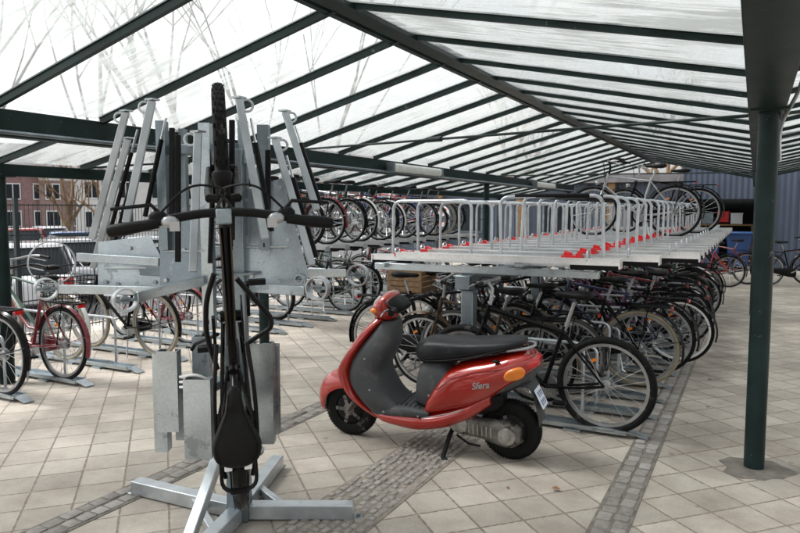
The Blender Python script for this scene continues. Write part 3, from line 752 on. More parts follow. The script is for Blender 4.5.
    # bicycles beyond the right rack and by the blue wall
    for x, y, yaw, kd, c, lab, kw in ((.75, 16.4, .35, 'city', 'black', 'black bicycle leaning by the corrugated blue wall right of the green post', {}),
                                  (1.55, 16.9, .3, 'city', 'navy', 'navy bicycle cut by the right picture edge by the blue wall', {}),
                                  (-.9, 15.6, 2.9, 'step', 'red', 'bright red step-through bicycle standing beyond the right rack end', {}),
                                  (-.55, 16.5, 2.7, 'city', 'red2', 'dark red bicycle beside the bright red one beyond the rack', {}),
                                  (-1.6, 16.1, 3.0, 'city', 'black', 'black bicycle beyond the rack end left of the bright red one', {})):
        bike(kd, c, lab, (x, y, 0), yaw, .03, group='bicycles parked beyond the right rack', **kw)
    # the vertical bicycle on the carousel
    uc = V((.667, -.745, 0)).normalized()
    b = bike('trek', 'black', 'black trekking bicycle hung upright on the steel carousel, front wheel pointing to the roof', (0, 0, 0), tyre='rubber', rim='black', metal='plastic', bar='plastic', grip='plastic', rack='black', guard='black', fork='black')
    xx, zz = V((-.885 * .035, -.465 * .035, 1)).normalized(), uc
    yy = zz.cross(xx).normalized(); zz = xx.cross(yy)
    m3 = Matrix((xx, yy, zz)).transposed()
    b.rotation_mode = 'QUATERNION'; b.rotation_quaternion = m3.to_quaternion(); b.location = (-2.19, 2.438, 1.2)
    # cable lock looped round the frame, reflectors under the saddle
    mb = MB()
    mb.tube(round_path([(.16, .05, .70), (.06, .085, .66), (-.08, .095, .62), (-.22, .06, .60)], .06), .010, 8); mb.build('cable_lock', M['plastic'], b)
    mb = MB(); mb.tube(round_path([(.14, -.03, .72), (-.02, -.15, .68), (-.06, -.15, .68), (-.12, -.05, .66)], .03), .010, 8); mb.build('cable_lock', M['plastic'], b)
    for s in (-1, 1):
        mb = MB(); mb.box((-.505, s * .034, .90), (.03, .026, .012)); bevel(mb.build('reflector', M['white'], b), .003)
        mb = MB(); mb.tube(round_path([(-.10, s * .055, .72), (-.30, s * .075, .74), (-.50, s * .075, .72), (-.62, s * .05, .70)], .08), .008, 8); mb.build('carrier_rail', M['black'], b)
    # bronze decals on its top tube and down tube, a display on the bar
    mb = MB()
    for s in (-1, 1): mb.bar((.33, s * .0185, .835), (-.1, s * .0165, .75), .004, .018)
    mb.build('tube_stripe', M['bronze'], b)
    mb = MB(); mb.box((.37, 0, 1.055), (.05, .05, .02)); bevel(mb.build('display', M['galv2'], b), .006)
place_bikes()
# ------------------------------------------------------------------ the red scooter
def scooter():
    t = thing('motor_scooter', 'red motor scooter with black seat leaning on its side stand before the rack', 'scooter', (-1.313, 4.105, 0))
    t.rotation_euler = (R_(-4.2), 0, R_(-176.5)); t.scale = (.965, .965, .965); t.location = (-1.335, 4.1, 0)
    def Z(s, z): return z + .03 * s / 1.2
    def body(name, st, key, n=2.8, per=4, seg=28, ang=35, parent=None):   # stations along s: (s, zb, zt, hw)
        mb = MB(); mb.loft([sell((s, 0, Z(s, (zb + zt) / 2)), (0, 1, 0), (0, 0, 1), max(hw, .004), max((zt - zb) / 2, .004), n, seg) for s, zb, zt, hw in smooth_interp(st, per)])
        return mb.build(name, M[key], parent or t, ang)
    def column(name, st, key, n=2.6, per=4, seg=28, parent=None):         # stations along z: (z, xf, xb, hw)
        mb = MB(); mb.loft([sell(((xf + xb) / 2, 0, Z((xf + xb) / 2, z)), (1, 0, 0), (0, 1, 0), (xf - xb) / 2, max(hw, .004), n, seg) for z, xf, xb, hw in smooth_interp(st, per)])
        return mb.build(name, M[key], parent or t, 35)
    # leg shield: red skin in front, grey moulding behind
    column('leg_shield', [(.17, .985, .93, .10), (.24, 1.07, 1.0, .145), (.34, 1.175, 1.09, .17), (.48, 1.235, 1.13, .185), (.56, 1.205, 1.11, .19), (.66, 1.14, 1.055, .185), (.76, 1.072, .985, .16), (.84, 1.0, .92, .125), (.885, .955, .88, .09)], 'red', 3.2)
    column('inner_shield', [(.215, 1.0, .70, .15), (.27, 1.06, .70, .17), (.32, 1.10, .775, .178), (.36, 1.13, .82, .18), (.43, 1.165, .865, .182), (.52, 1.155, .90, .184), (.60, 1.13, .865, .18), (.68, 1.07, .825, .17), (.76, 1.0, .805, .148), (.84, .935, .80, .11), (.875, .905, .81, .08)], 'grey', 3.0)
    body('footboard', [(.98, .20, .25, .13), (.86, .205, .29, .168), (.72, .22, .315, .175), (.6, .235, .31, .175), (.53, .25, .30, .165)], 'grey', 3.6)
    body('belly_panel', [(1.02, .19, .235, .09), (.93, .165, .25, .14), (.86, .15, .255, .168), (.67, .135, .265, .18), (.55, .15, .275, .18), (.41, .19, .32, .18), (.25, .27, .40, .175), (.1, .385, .5, .155)], 'red', 3.0)
    body('seat_pedestal', [(.645, .31, .36, .10), (.625, .30, .56, .125), (.57, .29, .64, .145), (.47, .30, .64, .15), (.40, .33, .60, .15)], 'grey', 3.0)
    mb = MB()
    for k in range(6): mb.tube([(.78 - k * .035, -.14, Z(.78 - k * .035, .316 - k * .001)), (.78 - k * .035, .14, Z(.78 - k * .035, .316 - k * .001))], .0045, 5)
    mb.build('floor_ribs', M['grey'], t)
    for (a, zz, yy) in ((.99, .62, .181), (.96, .40, .181), (.86, .255, .176), (.60, .262, .180), (.52, .42, .172)):
        mb = MB(); mb.cyl((a, yy - .006, Z(a, zz)), (a, yy + .003, Z(a, zz)), .007, seg=10); mb.build('screw', M['silver'], t)
    rb = body('rear_panel', [(.565, .26, .33, .145), (.535, .262, .41, .165), (.48, .275, .50, .178), (.40, .295, .60, .185), (.25, .35, .665, .19), (.12, .42, .70, .187), (-.02, .53, .745, .17), (-.11, .60, .762, .14), (-.16, .645, .745, .11), (-.185, .68, .715, .07)], 'red', 3.0)
    for s in (-1, 1):
        mb = MB(); mb.tube([(.57, s * .186, Z(.57, .255)), (.48, s * .1895, Z(.48, .285)), (.38, s * .191, Z(.38, .318)), (.27, s * .189, Z(.27, .365))], .0035, 6); mb.build('side_trim', M['silver'], rb)
    for s in (-1, 1):
        mb = MB(); mb.tube([(x, s * w, Z(x, z)) for x, z, w in ((-.14, .70, .118), (-.06, .675, .156), (.05, .655, .178), (.2, .62, .188), (.36, .555, .188), (.46, .47, .182))], .0022, 5); mb.build('panel_seam', M['plastic'], rb)
        mb = MB(); mb.ball((.055, s * .158, Z(.055, .705)), (.026, .012, .012), 12, 8); mb.build('seat_lock', M['plastic'], rb)
        mb = MB(); mb.tube(round_path([(.755, s * .20, 1.02), (.84, s * .16, 1.06), (.86, s * .06, 1.05)], .06), .0045, 6); mb.build('brake_cable', M['plastic'], t)
    # seat with piping
    st = body('seat', [(.648, .67, .71, .06), (.635, .64, .745, .10), (.60, .61, .765, .128), (.55, .60, .785, .138), (.43, .62, .795, .142), (.30, .66, .80, .142), (.20, .695, .81, .14), (.05, .74, .828, .134), (-.05, .78, .84, .115), (-.09, .798, .838, .08), (-.105, .81, .828, .04)], 'seat', 2.7)
    mb = MB()
    for s in (-1, 1): mb.tube([(x, s * w, Z(x, z)) for x, z, w in ((.62, .665, .118), (.55, .645, .138), (.43, .66, .143), (.25, .70, .143), (.05, .765, .134), (-.06, .80, .112))], .004, 6)
    mb.build('seat_piping', M['plastic'], st)
    mb = MB(); mb.tube(round_path([(.0, -.10, Z(0, .765)), (-.13, -.09, .79), (-.17, 0, .795), (-.13, .09, .79), (.0, .10, Z(0, .765))], .05), .009, 8); mb.build('grab_rail', M['silver'], t)
    # steering head, dash, bars
    column('headset', [(.872, .94, .85, .05), (.89, .955, .82, .085), (.93, .983, .80, .125), (.975, .968, .805, .14), (1.02, .93, .81, .135), (1.055, .895, .815, .105), (1.075, .868, .83, .05)], 'red', 2.5)
    body('dashboard', [(.865, .93, 1.06, .10), (.83, .925, 1.055, .115), (.79, .93, 1.035, .115), (.755, .945, 1.01, .10), (.735, .96, .99, .07)], 'plastic', 2.6)
    mb = MB(); mb.lathe((.935, 0, Z(.95, .957)), (.93, 0, .25), [(0, .06), (.03, .072), (.04, .055), (.045, .01)], 20); mb.build('headlight', M['lamp'], t)
    for s in (-1, 1):
        mb = MB(); mb.tube([(.80, s * .10, 1.0), (.755, s * .19, 1.01), (.72, s * .23, 1.015)], .014, 8); hb = mb.build('handlebar', M['plastic'], t)
        mb = MB(); mb.tube([(.735, s * .21, 1.013), (.725, s * .225, 1.015), (.70, s * .33, 1.02), (.697, s * .345, 1.02)], [.02, .0165, .0175, .021], 12); mb.build('grip', M['rubber'], hb)
        mb = MB(); mb.tube([(.80, s * .17, 1.0), (.80, s * .24, 1.0), (.765, s * .36, 1.0)], [.009, .007, .006], 6); mb.build('brake_lever', M['chrome'], hb)
        mb = MB(); mb.ball((.93, s * .125, Z(.93, .955)), (.03, .022, .02), 12, 8); mb.build('indicator', M['orange'], t)
    # wheels
    def wheel(s, nm, R=.205, w=.045):
        mb = MB(); mb.lathe((s, -.05, R), (0, 1, 0), [(0, .03), (.0, .085), (.02, .115), (.03, .105), (.045, .055), (.055, .055), (.07, .105), (.08, .115), (.10, .085), (.10, .03)], 28)
        wo = mb.build('wheel', M['plastic'], t)
        mb = MB(); mb.lathe((s, .0, R), (0, 1, 0), [(0, .045), (.05, .045), (.056, .03)], 18)
        for k in range(5):
            a = 2 * PI * k / 5; mb.bar((s + .03 * math.cos(a), .045, R + .03 * math.sin(a)), (s + .108 * math.cos(a), .04, R + .108 * math.sin(a)), .026, .016, (0, 1, 0))
        mb.build('rim_star', M['engine'], wo)
        mb = MB(); prof = [(-.040, .115), (-.047, .145), (-.046, .175), (-.036, .195), (-.015, .2045), (.015, .2045), (.036, .195), (.046, .175), (.047, .145), (.040, .115)]
        mb.loft([[(s + q * math.cos(a), y, R + q * math.sin(a)) for y, q in prof] for a in (2 * PI * k / 56 for k in range(56))], True); mb.build('tyre', M['rubber'], wo, 60)
        mb = MB()
        for k in range(56):
            a = 2 * PI * k / 56
            for yy in (-.022, .022): mb.box((s + .2002 * math.cos(a), yy, R + .2002 * math.sin(a)), (.003, .026, .010), Matrix.Rotation(-a, 3, 'Y') @ Matrix.Rotation(.4 * (1 if yy > 0 else -1), 3, 'X'))
        mb.build('tread', M['rubber'], wo)
    wheel(1.205, 'f'); wheel(0, 'r')
    # front mudguard
    mb = MB(); rings = []
    for a, rr, hw in ((-14, .212, .05), (12, .222, .075), (40, .232, .088), (70, .238, .092), (100, .24, .092), (130, .236, .08), (155, .225, .06)):
        c, s = math.cos(R_(a)), math.sin(R_(a)); o = V((1.205, 0, .205)); w = V((c, 0, s)); bulge = .05 * max(0, math.sin(R_(a + 20)))
        rings.append([o + w * (rr - .09 * abs(math.sin(R_(a)))) + V((0, -hw, 0)), o + w * rr + V((0, -hw * .92, 0)), o + w * (rr + .03 + bulge) + V((0, -hw * .5, 0)), o + w * (rr + .04 + bulge), o + w * (rr + .03 + bulge) + V((0, hw * .5, 0)), o + w * rr + V((0, hw * .92, 0)), o + w * (rr - .09 * abs(math.sin(R_(a)))) + V((0, hw, 0)), o + w * (rr - .01) + V((0, hw * .8, 0)), o + w * (rr + .01), o + w * (rr - .01) + V((0, -hw * .8, 0))])
    mb.loft(rings); o = mb.build('front_mudguard', M['red'], t, 60)
    sb = o.modifiers.new('smooth', 'SUBSURF'); sb.levels = sb.render_levels = 2
    mb = MB()
    for s in (-1, 1): mb.tube([(1.205, s * .065, .205), (1.13, s * .07, .30), (1.10, s * .05, .42)], .016, 8)
    mb.build('fork', M['engine'], t)
    # tail lamp, indicators, rear mudguard and plate
    body('tail_light', [(-.12, .645, .735, .135), (-.165, .655, .735, .11), (-.195, .675, .725, .07)], 'redlens', 3)
    for s in (-1, 1):
        mb = MB(); mb.loft([sell((x, s * yy, Z(x, z)), (.0, .25 * s, 1), (0, -s, .2), h, .022, 2.8, 18) for x, yy, z, h in smooth_interp([(.0, .160, .615, .012), (-.015, .158, .618, .034), (-.06, .148, .632, .044), (-.105, .127, .645, .040), (-.125, .113, .652, .014)], 3)]); mb.build('indicator', M['orange'], t)
    mb = MB(); rings = []
    for x, z, hw in ((.10, .46, .12), (.0, .52, .115), (-.08, .565, .105), (-.13, .57, .10), (-.165, .52, .095), (-.185, .44, .09), (-.2, .36, .085), (-.205, .30, .08)):
        rings.append([V((x, -hw, z - .03)), V((x - .01, -hw * .6, z)), V((x - .012, hw * .6, z)), V((x, hw, z - .03)), V((x + .012, hw * .6, z - .014)), V((x + .012, -hw * .6, z - .014))])
    mb.loft(rings); mb.build('rear_mudguard', M['grey'], t, 50)
    body('tail_tray', [(.12, .44, .52, .14), (0, .49, .6, .14), (-.1, .545, .64, .11), (-.15, .57, .655, .09)], 'grey', 3)
    rot = Matrix.Rotation(R_(26), 3, 'Y'); pc = V((-.205, .03, .46))
    mb = MB(); mb.box(pc, (.006, .13, .135), rot); pl = bevel(mb.build('number_plate', M['plate'], t), .004)
    mb = MB()
    for zz, row in ((.026, (-.036, -.004, .03)), (-.03, (-.03, .004, .036))):
        for yy in row:
            c = pc + rot @ V((-.005, yy, zz)); mb.box(c, (.002, .008, .036), rot); mb.box(c + rot @ V((0, .008, .012)), (.002, .012, .006), rot)
    mb.build('plate_lettering', M['platetext'], pl)
    # engine, transmission, stand
    mb = MB(); mb.loft([sell((x, .085, z), (0, 1, 0), (0, 0, 1), w, h, 3, 18) for x, z, w, h in smooth_interp([(.40, .25, .02, .03), (.375, .25, .05, .062), (.30, .235, .055, .075), (.18, .22, .052, .066), (.06, .205, .055, .085), (-.03, .2, .05, .085), (-.085, .2, .03, .05)], 3)]); en = mb.build('engine', M['engine'], t)
    mb = MB(); mb.lathe((.325, .13, .245), (0, 1, 0), [(0, .062), (.012, .06), (.02, .04), (.024, .01)], 20); mb.lathe((0, .125, .2), (0, 1, 0), [(0, .062), (.014, .058), (.02, .025), (.03, .02)], 20)
    for k in range(7): mb.box((.28 - k * .03, .138, .235 - .003 * k), (.008, .014, .07))
    for k in range(6):
        a = 2 * PI * k / 6; mb.cyl((.325 + .05 * math.cos(a), .135, .245 + .05 * math.sin(a)), (.325 + .05 * math.cos(a), .15, .245 + .05 * math.sin(a)), .006, seg=6)
    mb.build('engine_cover', M['alloy'], en)
    mb = MB(); mb.loft([sell((x, .07, z), (0, 1, 0), (0, 0, 1), .05, h, 3.2, 16) for x, z, h in ((.36, .36, .03), (.33, .365, .06), (.15, .39, .075), (.06, .42, .06), (.02, .44, .03))]); mb.build('air_box', M['plastic'], en)
    mb = MB(); mb.tube(round_path([(.33, -.06, .2), (.25, -.11, .15), (.1, -.12, .2), (-.15, -.12, .27)], .06), [.015] * 14 if 0 else .03, 10); mb.build('exhaust', M['engine'], t)
    mb = MB(); mb.tube([(.10, .03, .26), (.04, .03, .50)], .014, 8)
    for k in range(8): mb.torus((.10 - .06 * k / 8, .03, .28 + .2 * k / 8), (-.24, 0, .97), .024, .005, 14, 5)
    mb.build('shock_absorber', M['plastic'], t)
    mb = MB(); mb.tube(round_path([(.38, .06, .20), (.40, .11, .14), (.415, .215, .0185), (.37, .24, .0185)], .02), .016, 8); mb.tube([(.35, .10, .15), (.26, .12, .11), (.18, .12, .105)], .008, 6); mb.build('side_stand', M['plastic'], t)
    # script badge on the side panel
    for s in (1,):
        cu = bpy.data.curves.new('badge', 'FONT'); cu.body = 'Sfera'; cu.size = .06; cu.shear = .35; cu.extrude = .0015; cu.align_x = 'CENTER'; cu.align_y = 'CENTER'; cu.offset = .0012
        co = bpy.data.objects.new('badge_curve', cu); me = bpy.data.meshes.new_from_object(co); bpy.data.objects.remove(co)
        me.materials.append(M['silver']); bo = bpy.data.objects.new('badge', me); COL.objects.link(bo); bo.parent = rb
        zx = V((-1, 0, .22)).normalized(); nn = V((0.03, 1, .02)).normalized(); zy = nn.cross(zx).normalized(); nn = zx.cross(zy)
        bo.matrix_local = Matrix.Translation((.155, .1905, .545)) @ Matrix((zx, zy, nn)).transposed().to_4x4()
scooter()
# ------------------------------------------------------------------ carousel stand for upright bicycles
def carousel():
    C0 = V((-2.315, 2.616, 0))
    t = thing('bicycle_carousel', 'galvanised steel carousel stand with cross feet, ring arms and tilted lift bars', 'bicycle stand', C0)
    def add(name, mb, key='galv', bev=.004, parent=None):
        o = mb.build(name, M[key], parent or t); o.matrix_parent_inverse = Matrix.Translation(-C0) if parent is None else Matrix()
        return bevel(o, bev) if bev else o
    z0 = .045
    tips = [V((-1.79, 2.89, z0)), V((-3.05, 2.585, z0)), V((-2.57, 3.26, z0)), V((-2.12, 1.98, z0))]
    for p in tips:
        mb = MB(); d = (p - C0); d.z = 0; d.normalize()
        mb.bar(C0 + d * .055 + V((0, 0, z0)), p, .075, .075); mb.bar(p - d * .05 - V((0, 0, z0 - .005)), p + d * .05 - V((0, 0, z0 - .005)), .07, .008)
        f = add('foot', mb, 'zinc')
        mb = MB(); mb.cyl(p + d * .025 - V((0, 0, z0 - .008)), p + d * .025 - V((0, 0, z0 - .024)), .012, seg=6); add('foot_bolt', mb, 'galv2', 0, f)
    for i, j in ((0, 2), (1, 3)):
        mb = MB(); mb.bar(C0.lerp(tips[i], .42) + V((0, 0, .026)), C0.lerp(tips[j], .42) + V((0, 0, .026)), .04, .04); add('gusset', mb, 'zinc')
    for p, q, w in ((tips[3], .56, .05),):
        mb = MB(); d = (p - C0); L = d.length; d.z = 0; d.normalize()
        side = V((-d.y, d.x, 0)) * (.03 if w < .05 else -.0)
        mb.bar(C0 + d * .06 + V((0, 0, q)) , C0 + d * (.92 * L if w == .05 else .45) + V((0, 0, z0 + .04)), w, w); add('strut', mb, 'zinc')
    mb = MB(); mb.box(C0 + V((0, 0, .95)), (.11, .11, 1.9), Matrix.Rotation(R_(30), 3, 'Z')); add('column', mb, 'galv2')
    # lift bars with hook rings
    bars = [((126, 112), (92, 239), 3.6, 3.7), ((128, 139), (93, 268), 3.9, 4.0), ((152, 101), (126, 223), 3.2, 3.2), ((198, 133), (193, 272), 3.05, 3.0), ((239, 99), (265, 239), 3.05, 3.05), ((275, 139), (312, 265), 3.35, 3.35), ((285, 112), (317, 210), 3.7, 3.7)]
    for (a, b, d1, d2) in bars:
        p, q = at(*a, d1), at(*b, d2); mb = MB(); mb.bar(p, q, .036, .036, (.667, -.745, 0)); br = add('lift_bar', mb, 'bar')
        mb = MB(); ax = (p - q).normalized(); sd = V((.885, .465, 0)); mb.box(p + ax * .006, (.05, .05, .008)); 
        mb.torus(p + sd * (-.035 if a[0] < 200 else .035) + V((0, 0, -.03)), (.667, -.745, 0), .026, .006, 20, 8); add('hook', mb, 'zinc', 0, br)
        # gas strut behind each bar
        mb = MB(); o = V((-.463, .882, 0)) * .09 + sd * (.05 if a[0] < 200 else .02); mb.cyl(p.lerp(q, .30) + o, p.lerp(q, .95) + o, .012, seg=10); g = add('gas_strut', mb, 'black', 0)
        mb = MB(); mb.cyl(p.lerp(q, .12) + o, p.lerp(q, .30) + o, .006, seg=8); add('piston_rod', mb, 'chrome', 0, g)
    # upright channels (masts)
    def channel(px0, px1, y0, y1, d, depth=.05, key='galv', name='upright_channel'):
        a, b = at(px0, y1, d), at(px1, y1, d); top = at(px0, y0, d).z; w = (b - a).length; sd = (b - a).normalized(); sd.z = 0; bk = V((-.463, .882, 0)); h = top - a.z
        c = (a + b) / 2; rot = Matrix.Rotation(math.atan2(sd.y, sd.x), 3, 'Z'); mb = MB()
        mb.box((c.x, c.y, a.z + h / 2), (w, .005, h), rot)
        for s in (-1, 1):
            k = c + sd * s * (w / 2 - .003) + bk * (depth / 2 + .004); mb.box((k.x, k.y, a.z + h / 2), (.005, depth, h), rot)
            k = c + sd * s * (w / 2 - .014) + bk * (depth + .009); mb.box((k.x, k.y, a.z + h / 2), (.026, .005, h), rot)
        return add(name, mb, key, 0)
    channel(158, 179, 350, 432, 3.05); channel(155, 168, 352, 452, 3.16); channel(176, 186, 380, 440, 3.3, .04)
    channel(185, 212, 378, 459, 2.98); channel(193, 210, 336, 386, 3.35)
    channel(250, 274, 342, 444, 3.2); channel(262, 279, 344, 434, 3.35)
    def holes(px, y0, y1, d, n, key='darkvoid'):
        mb = MB(); rot = Matrix.Rotation(math.atan2(.465, .885), 3, 'Z')
        for k in range(n): mb.box(at(px, y0 + (y1 - y0) * k / (n - 1), d), (.009, .004, .022), rot)
        add('slot_row', mb, key, 0)
    holes(208.5, 140, 322, 3.296, 15); holes(163, 130, 240, 3.396, 10); holes(264, 135, 245, 3.396, 9); holes(245, 130, 290, 3.446, 13)
    channel(203, 214, 125, 330, 3.3, .05); channel(159, 168, 122, 250, 3.4, .05, 'galv2'); channel(182, 188, 130, 262, 3.5, .04, 'galv2'); channel(259, 270, 126, 250, 3.4, .05, 'galv2')
    channel(241, 249, 122, 300, 3.45, .05, 'galv2')
    for (x, y0, y1, d) in ((172, 128, 215, 3.15), (178, 135, 262, 3.25), (232, 120, 240, 3.2), (268, 150, 230, 3.2)):
        mb = MB(); mb.bar(at(x, y0, d), at(x, y1, d), .026, .02); add('rubber_guide', mb, 'plastic')
    # panels
    def panel(poly, d, key='galv'):
        mb = MB(); mb.prism([at(x, y, d) for x, y in poly], V((-.463, .882, 0)) * .006); return add('side_panel', mb, key, 0)
    panel([(98, 242), (150, 236), (163, 262), (163, 291), (98, 291)], 3.62); panel([(160, 222), (205, 205), (208, 287), (160, 287)], 3.45, 'galv2')
    panel([(240, 192), (282, 178), (308, 272), (306, 284), (240, 286)], 3.42)
    def bolts(pts, d):
        for x, y in pts:
            mb = MB(); p = at(x, y, d); mb.cyl(p, p - V((-.463, .882, 0)) * .012, .011, seg=6); add('bolt', mb, 'zinc', 0)
    bolts([(106, 282), (130, 248), (155, 282), (157, 245), (118, 284)], 3.615); bolts([(166, 232), (200, 215), (166, 280), (201, 280), (184, 250)], 3.445); bolts([(246, 200), (280, 188), (296, 270), (252, 276), (268, 230), (288, 240)], 3.415)
    for (x0, x1, y, d) in ((245, 288, 247, 3.41), (104, 158, 268, 3.61), (165, 203, 251, 3.44)):
        mb = MB(); mb.bar(at(x0, y, d), at(x1, y, d), .018, .012); add('stiffener', mb, 'zinc')
    # horizontal arms ending in rings
    arms = [((160, 262), (78, 257), 3.5, 3.62, (52, 263), 22, .012), ((170, 291), (60, 289), 3.4, 3.5, (46, 289), 11, .06), ((202, 281), (136, 297), 3.25, 2.95, (125, 300), 12, .05), ((243, 287), (306, 291), 3.35, 3.05, (318, 288), 12, .05), ((290, 274), (346, 273), 3.6, 3.65, (358, 275), 11, .04), ((236, 280), (306, 284), 3.5, 3.4, (300, 279), 5, .03)]
    for a, b, d1, d2, c, r, wd in arms:
        mb = MB(); mb.bar(at(*a, d1), at(*b, d2), .03, .045); ar = add('ring_arm', mb, 'galv', .003)
        rr = r / F_PX * d2; ctr = at(*c, d2); ax = (V((.667, -.745, 0)) + V((.885, .465, 0)) * (.45 if c[0] < 200 else -.5)).normalized()
        mb = MB(); n = 32; u = ax.cross(V((0, 0, 1))).normalized(); v = V((0, 0, 1)); rings = []
        for k in range(n):
            an = 2 * PI * k / n; w = u * math.cos(an) + v * math.sin(an)
            rings.append([ctr + w * rr - ax * wd / 2, ctr + w * rr + ax * wd / 2, ctr + w * (rr - .007) + ax * wd / 2, ctr + w * (rr - .007) - ax * wd / 2])
        mb.loft(rings, True); rg = add('ring', mb, 'zinc', 0, ar)
        if r > 10 and wd > .02:
            mb = MB(); mb.bar(ctr - u * rr * .95, ctr + u * rr * .95, .02, .012); mb.lathe(ctr - ax * .01, ax, [(0, .02), (.02, .02)], 12); add('ring_bracket', mb, 'galv2', 0, ar)
    for k, yy in enumerate((377, 382, 387)):
        mb = MB(); mb.tube(round_path([at(180, yy, 3.0), at(196, yy - 3 + 2 * k, 2.95), at(211, 381 + k, 3.0)], .05), .006, 8); add('wire_guide', mb, 'white', 0)
    # hub plates
    for z in (.35, .72, 1.28):
        mb = MB(); mb.lathe(C0 + V((0, 0, z)), (0, 0, 1), [(0, .13), (.012, .13)], 24); add('hub_plate', mb, 'galv2', 0)
    # lower carriers linking the hanging channels to the column
    for x, y, d in ((166, 395, 3.1), (198, 395, 3.05), (264, 390, 3.25), (202, 350, 3.38)):
        p = at(x, y, d); mb = MB(); mb.bar((C0.x, C0.y, p.z), p, .04, .04); add('carrier', mb, 'galv2')
    for x, y, d in ((163, 150, 3.45), (208, 160, 3.33), (245, 150, 3.47), (264, 160, 3.43), (131, 270, 3.66), (184, 250, 3.5)):
        p = at(x, y, d); mb = MB(); mb.bar((C0.x, C0.y, p.z), p, .03, .05); add('carrier', mb, 'galv2')
carousel()
# ------------------------------------------------------------------ fence, yard buildings, cars, trees
def background():
    # mesh fence along the left
    t = thing('mesh_fence', 'dark steel bar fence behind the left bicycle rack with parked cars beyond', 'fence', (-7.75, 8, 0))
    x = 0
    for k in range(5):
        mb = MB(); y0 = -7 + k * 4.0; y1 = y0 + 3.94
        for z in (.1, .5, .9, 1.3, 1.66): mb.bar((x, y0, z), (x, y1, z), .008, .014)
        n = 72
        for i in range(n): mb.bar((x, y0 + (i + .5) * (y1 - y0) / n, .06), (x, y0 + (i + .5) * (y1 - y0) / n, 1.68), .005, .005, (1, 0, 0))
        mb.build('fence_panel', M['mesh'], t)
    for k in range(6):
        mb = MB(); mb.box((x, -7.03 + k * 4.0, .87), (.05, .05, 1.74)); mb.build('fence_post', M['mesh'], t)
    # cladded buildings closing the yard
    b = thing('low_building', 'long low blue grey clad building behind the racks with timber posts and grey roof edge', 'building', (-6.5, 21, 0))
    mb = MB(); mb.box((0, 0.05, 1.2), (9.4, .3, 2.4)); mb.build('wall', M['clad'], b)
    mb = MB(); mb.box((0, -.05, 2.47), (9.6, .6, .12)); mb.build('roof_edge', M['roof'], b)
    mb = MB(); mb.box((0, 2, 2.6), (9.4, 4, .14)); mb.build('roof', M['roof'], b)
    for xx in (-2.9, -.1, 2.7):
        mb = MB(); mb.box((xx, -.2, 1.2), (.22, .16, 2.4)); mb.build('timber_post', M['wood'], b)
    for xx in (-4.3, -2.0, 1.2, 3.6):
        f = MB(); f.box((xx, -.12, 1.35), (1.2, .05, 1.0)); fo = f.build('window', M['galv2'], b)
        g = MB(); g.box((xx, -.15, 1.35), (1.08, .02, .88)); g.build('pane', M['glassdark'], fo)
    w = thing('blue_warehouse', 'corrugated blue clad building with a dark open bay at the back right', 'building', (2.0, 20.6, 0))
    mb = MB(); mb.box((3.6, 0, 1.75), (9.2, .3, 3.5)); mb.box((-2.85, 0, 2.7), (1.9, .3, 1.6)); mb.box((-1.44, 0, 1.75), (.9, .3, 3.5)); mb.build('wall', M['clad2'], w)
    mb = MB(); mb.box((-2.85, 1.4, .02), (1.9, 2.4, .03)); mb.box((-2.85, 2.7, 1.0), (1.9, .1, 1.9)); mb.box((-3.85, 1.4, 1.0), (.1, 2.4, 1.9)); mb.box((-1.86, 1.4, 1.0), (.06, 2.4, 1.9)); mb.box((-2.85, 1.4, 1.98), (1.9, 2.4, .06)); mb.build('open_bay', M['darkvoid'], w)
    for xx in (-1.9, 1.6):
        mb = MB(); mb.cyl((xx + .1, -.22, .0), (xx + .1, -.22, 3.2), .05, seg=10); mb.build('downpipe', M['galv2'], w)
    mb = MB(); mb.box((2.6, -.2, 2.1), (7, .06, .06)); mb.build('cable_tray', M['galv2'], w)
    mb = MB(); mb.box((3, .9, 3.56), (10, 2.4, .1)); mb.build('roof', M['roof'], w)
    for i, (xx, yy, lab) in enumerate(((-1.1, 20.2, 'blue plastic bin in the dark bay, left one'), (-.35, 20.25, 'blue plastic bin in the dark bay, beside the green post'))):
        q = thing('wheelie_bin', lab, 'bin', (xx, yy, 0), 0, 'blue bins in the dark bay')
        mb = MB(); mb.loft([sell((0, 0, z), (1, 0, 0), (0, 1, 0), a, a * .95, 6, 16) for z, a in ((.1, .24), (.95, .32))]); mb.build('body', M['bluebox'], q)
        mb = MB(); mb.box((0, -.01, .985), (.66, .66, .06)); bevel(mb.build('lid', M['bluebox'], q), .02)
        for s in (-1, 1):
            mb = MB(); mb.lathe((s * .22 - .03, .22, .1), (1, 0, 0), [(0, .1), (.06, .1)], 14); mb.build('wheel', M['rubber'], q)
    for i, (xx, zz, k, lab) in enumerate(((-1.55, .3, 'wicker', 'brown crate low on the left in the dark bay'), (-1.2, 1.35, 'galv2', 'grey box high on the bay shelf'), (-.8, 1.4, 'clip', 'red box high on the bay shelf'), (-.45, 1.35, 'white', 'white box at the right of the bay shelf'))):
        mb = MB(); mb.box((xx, 21.4, zz), (.3, .3, .28)); mb.box((xx, 21.4, zz + .15), (.32, .32, .03)); tag(mb.build('storage_box', M[k]), lab, 'box', 'boxes in the dark bay')
    mb = MB(); mb.box((-.85, 21.4, 1.18), (1.8, .5, .04))
    for xx in (-1.7, -.05): mb.box((xx, 21.4, .58), (.05, .45, 1.16))
    tag(mb.build('shelf', M['wood']), 'timber shelf inside the dark open bay', 'shelf')
    # rubbish at the far end of the rack
    bx = at(668, 285, 13.2); mb = MB(); mb.box((bx.x, bx.y + .3, .22), (.9, .5, .44)); tag(bevel(mb.build('dark_box', M['plastic']), .03), 'black box on the paving past the right rack end', 'box')
    random.seed(5)
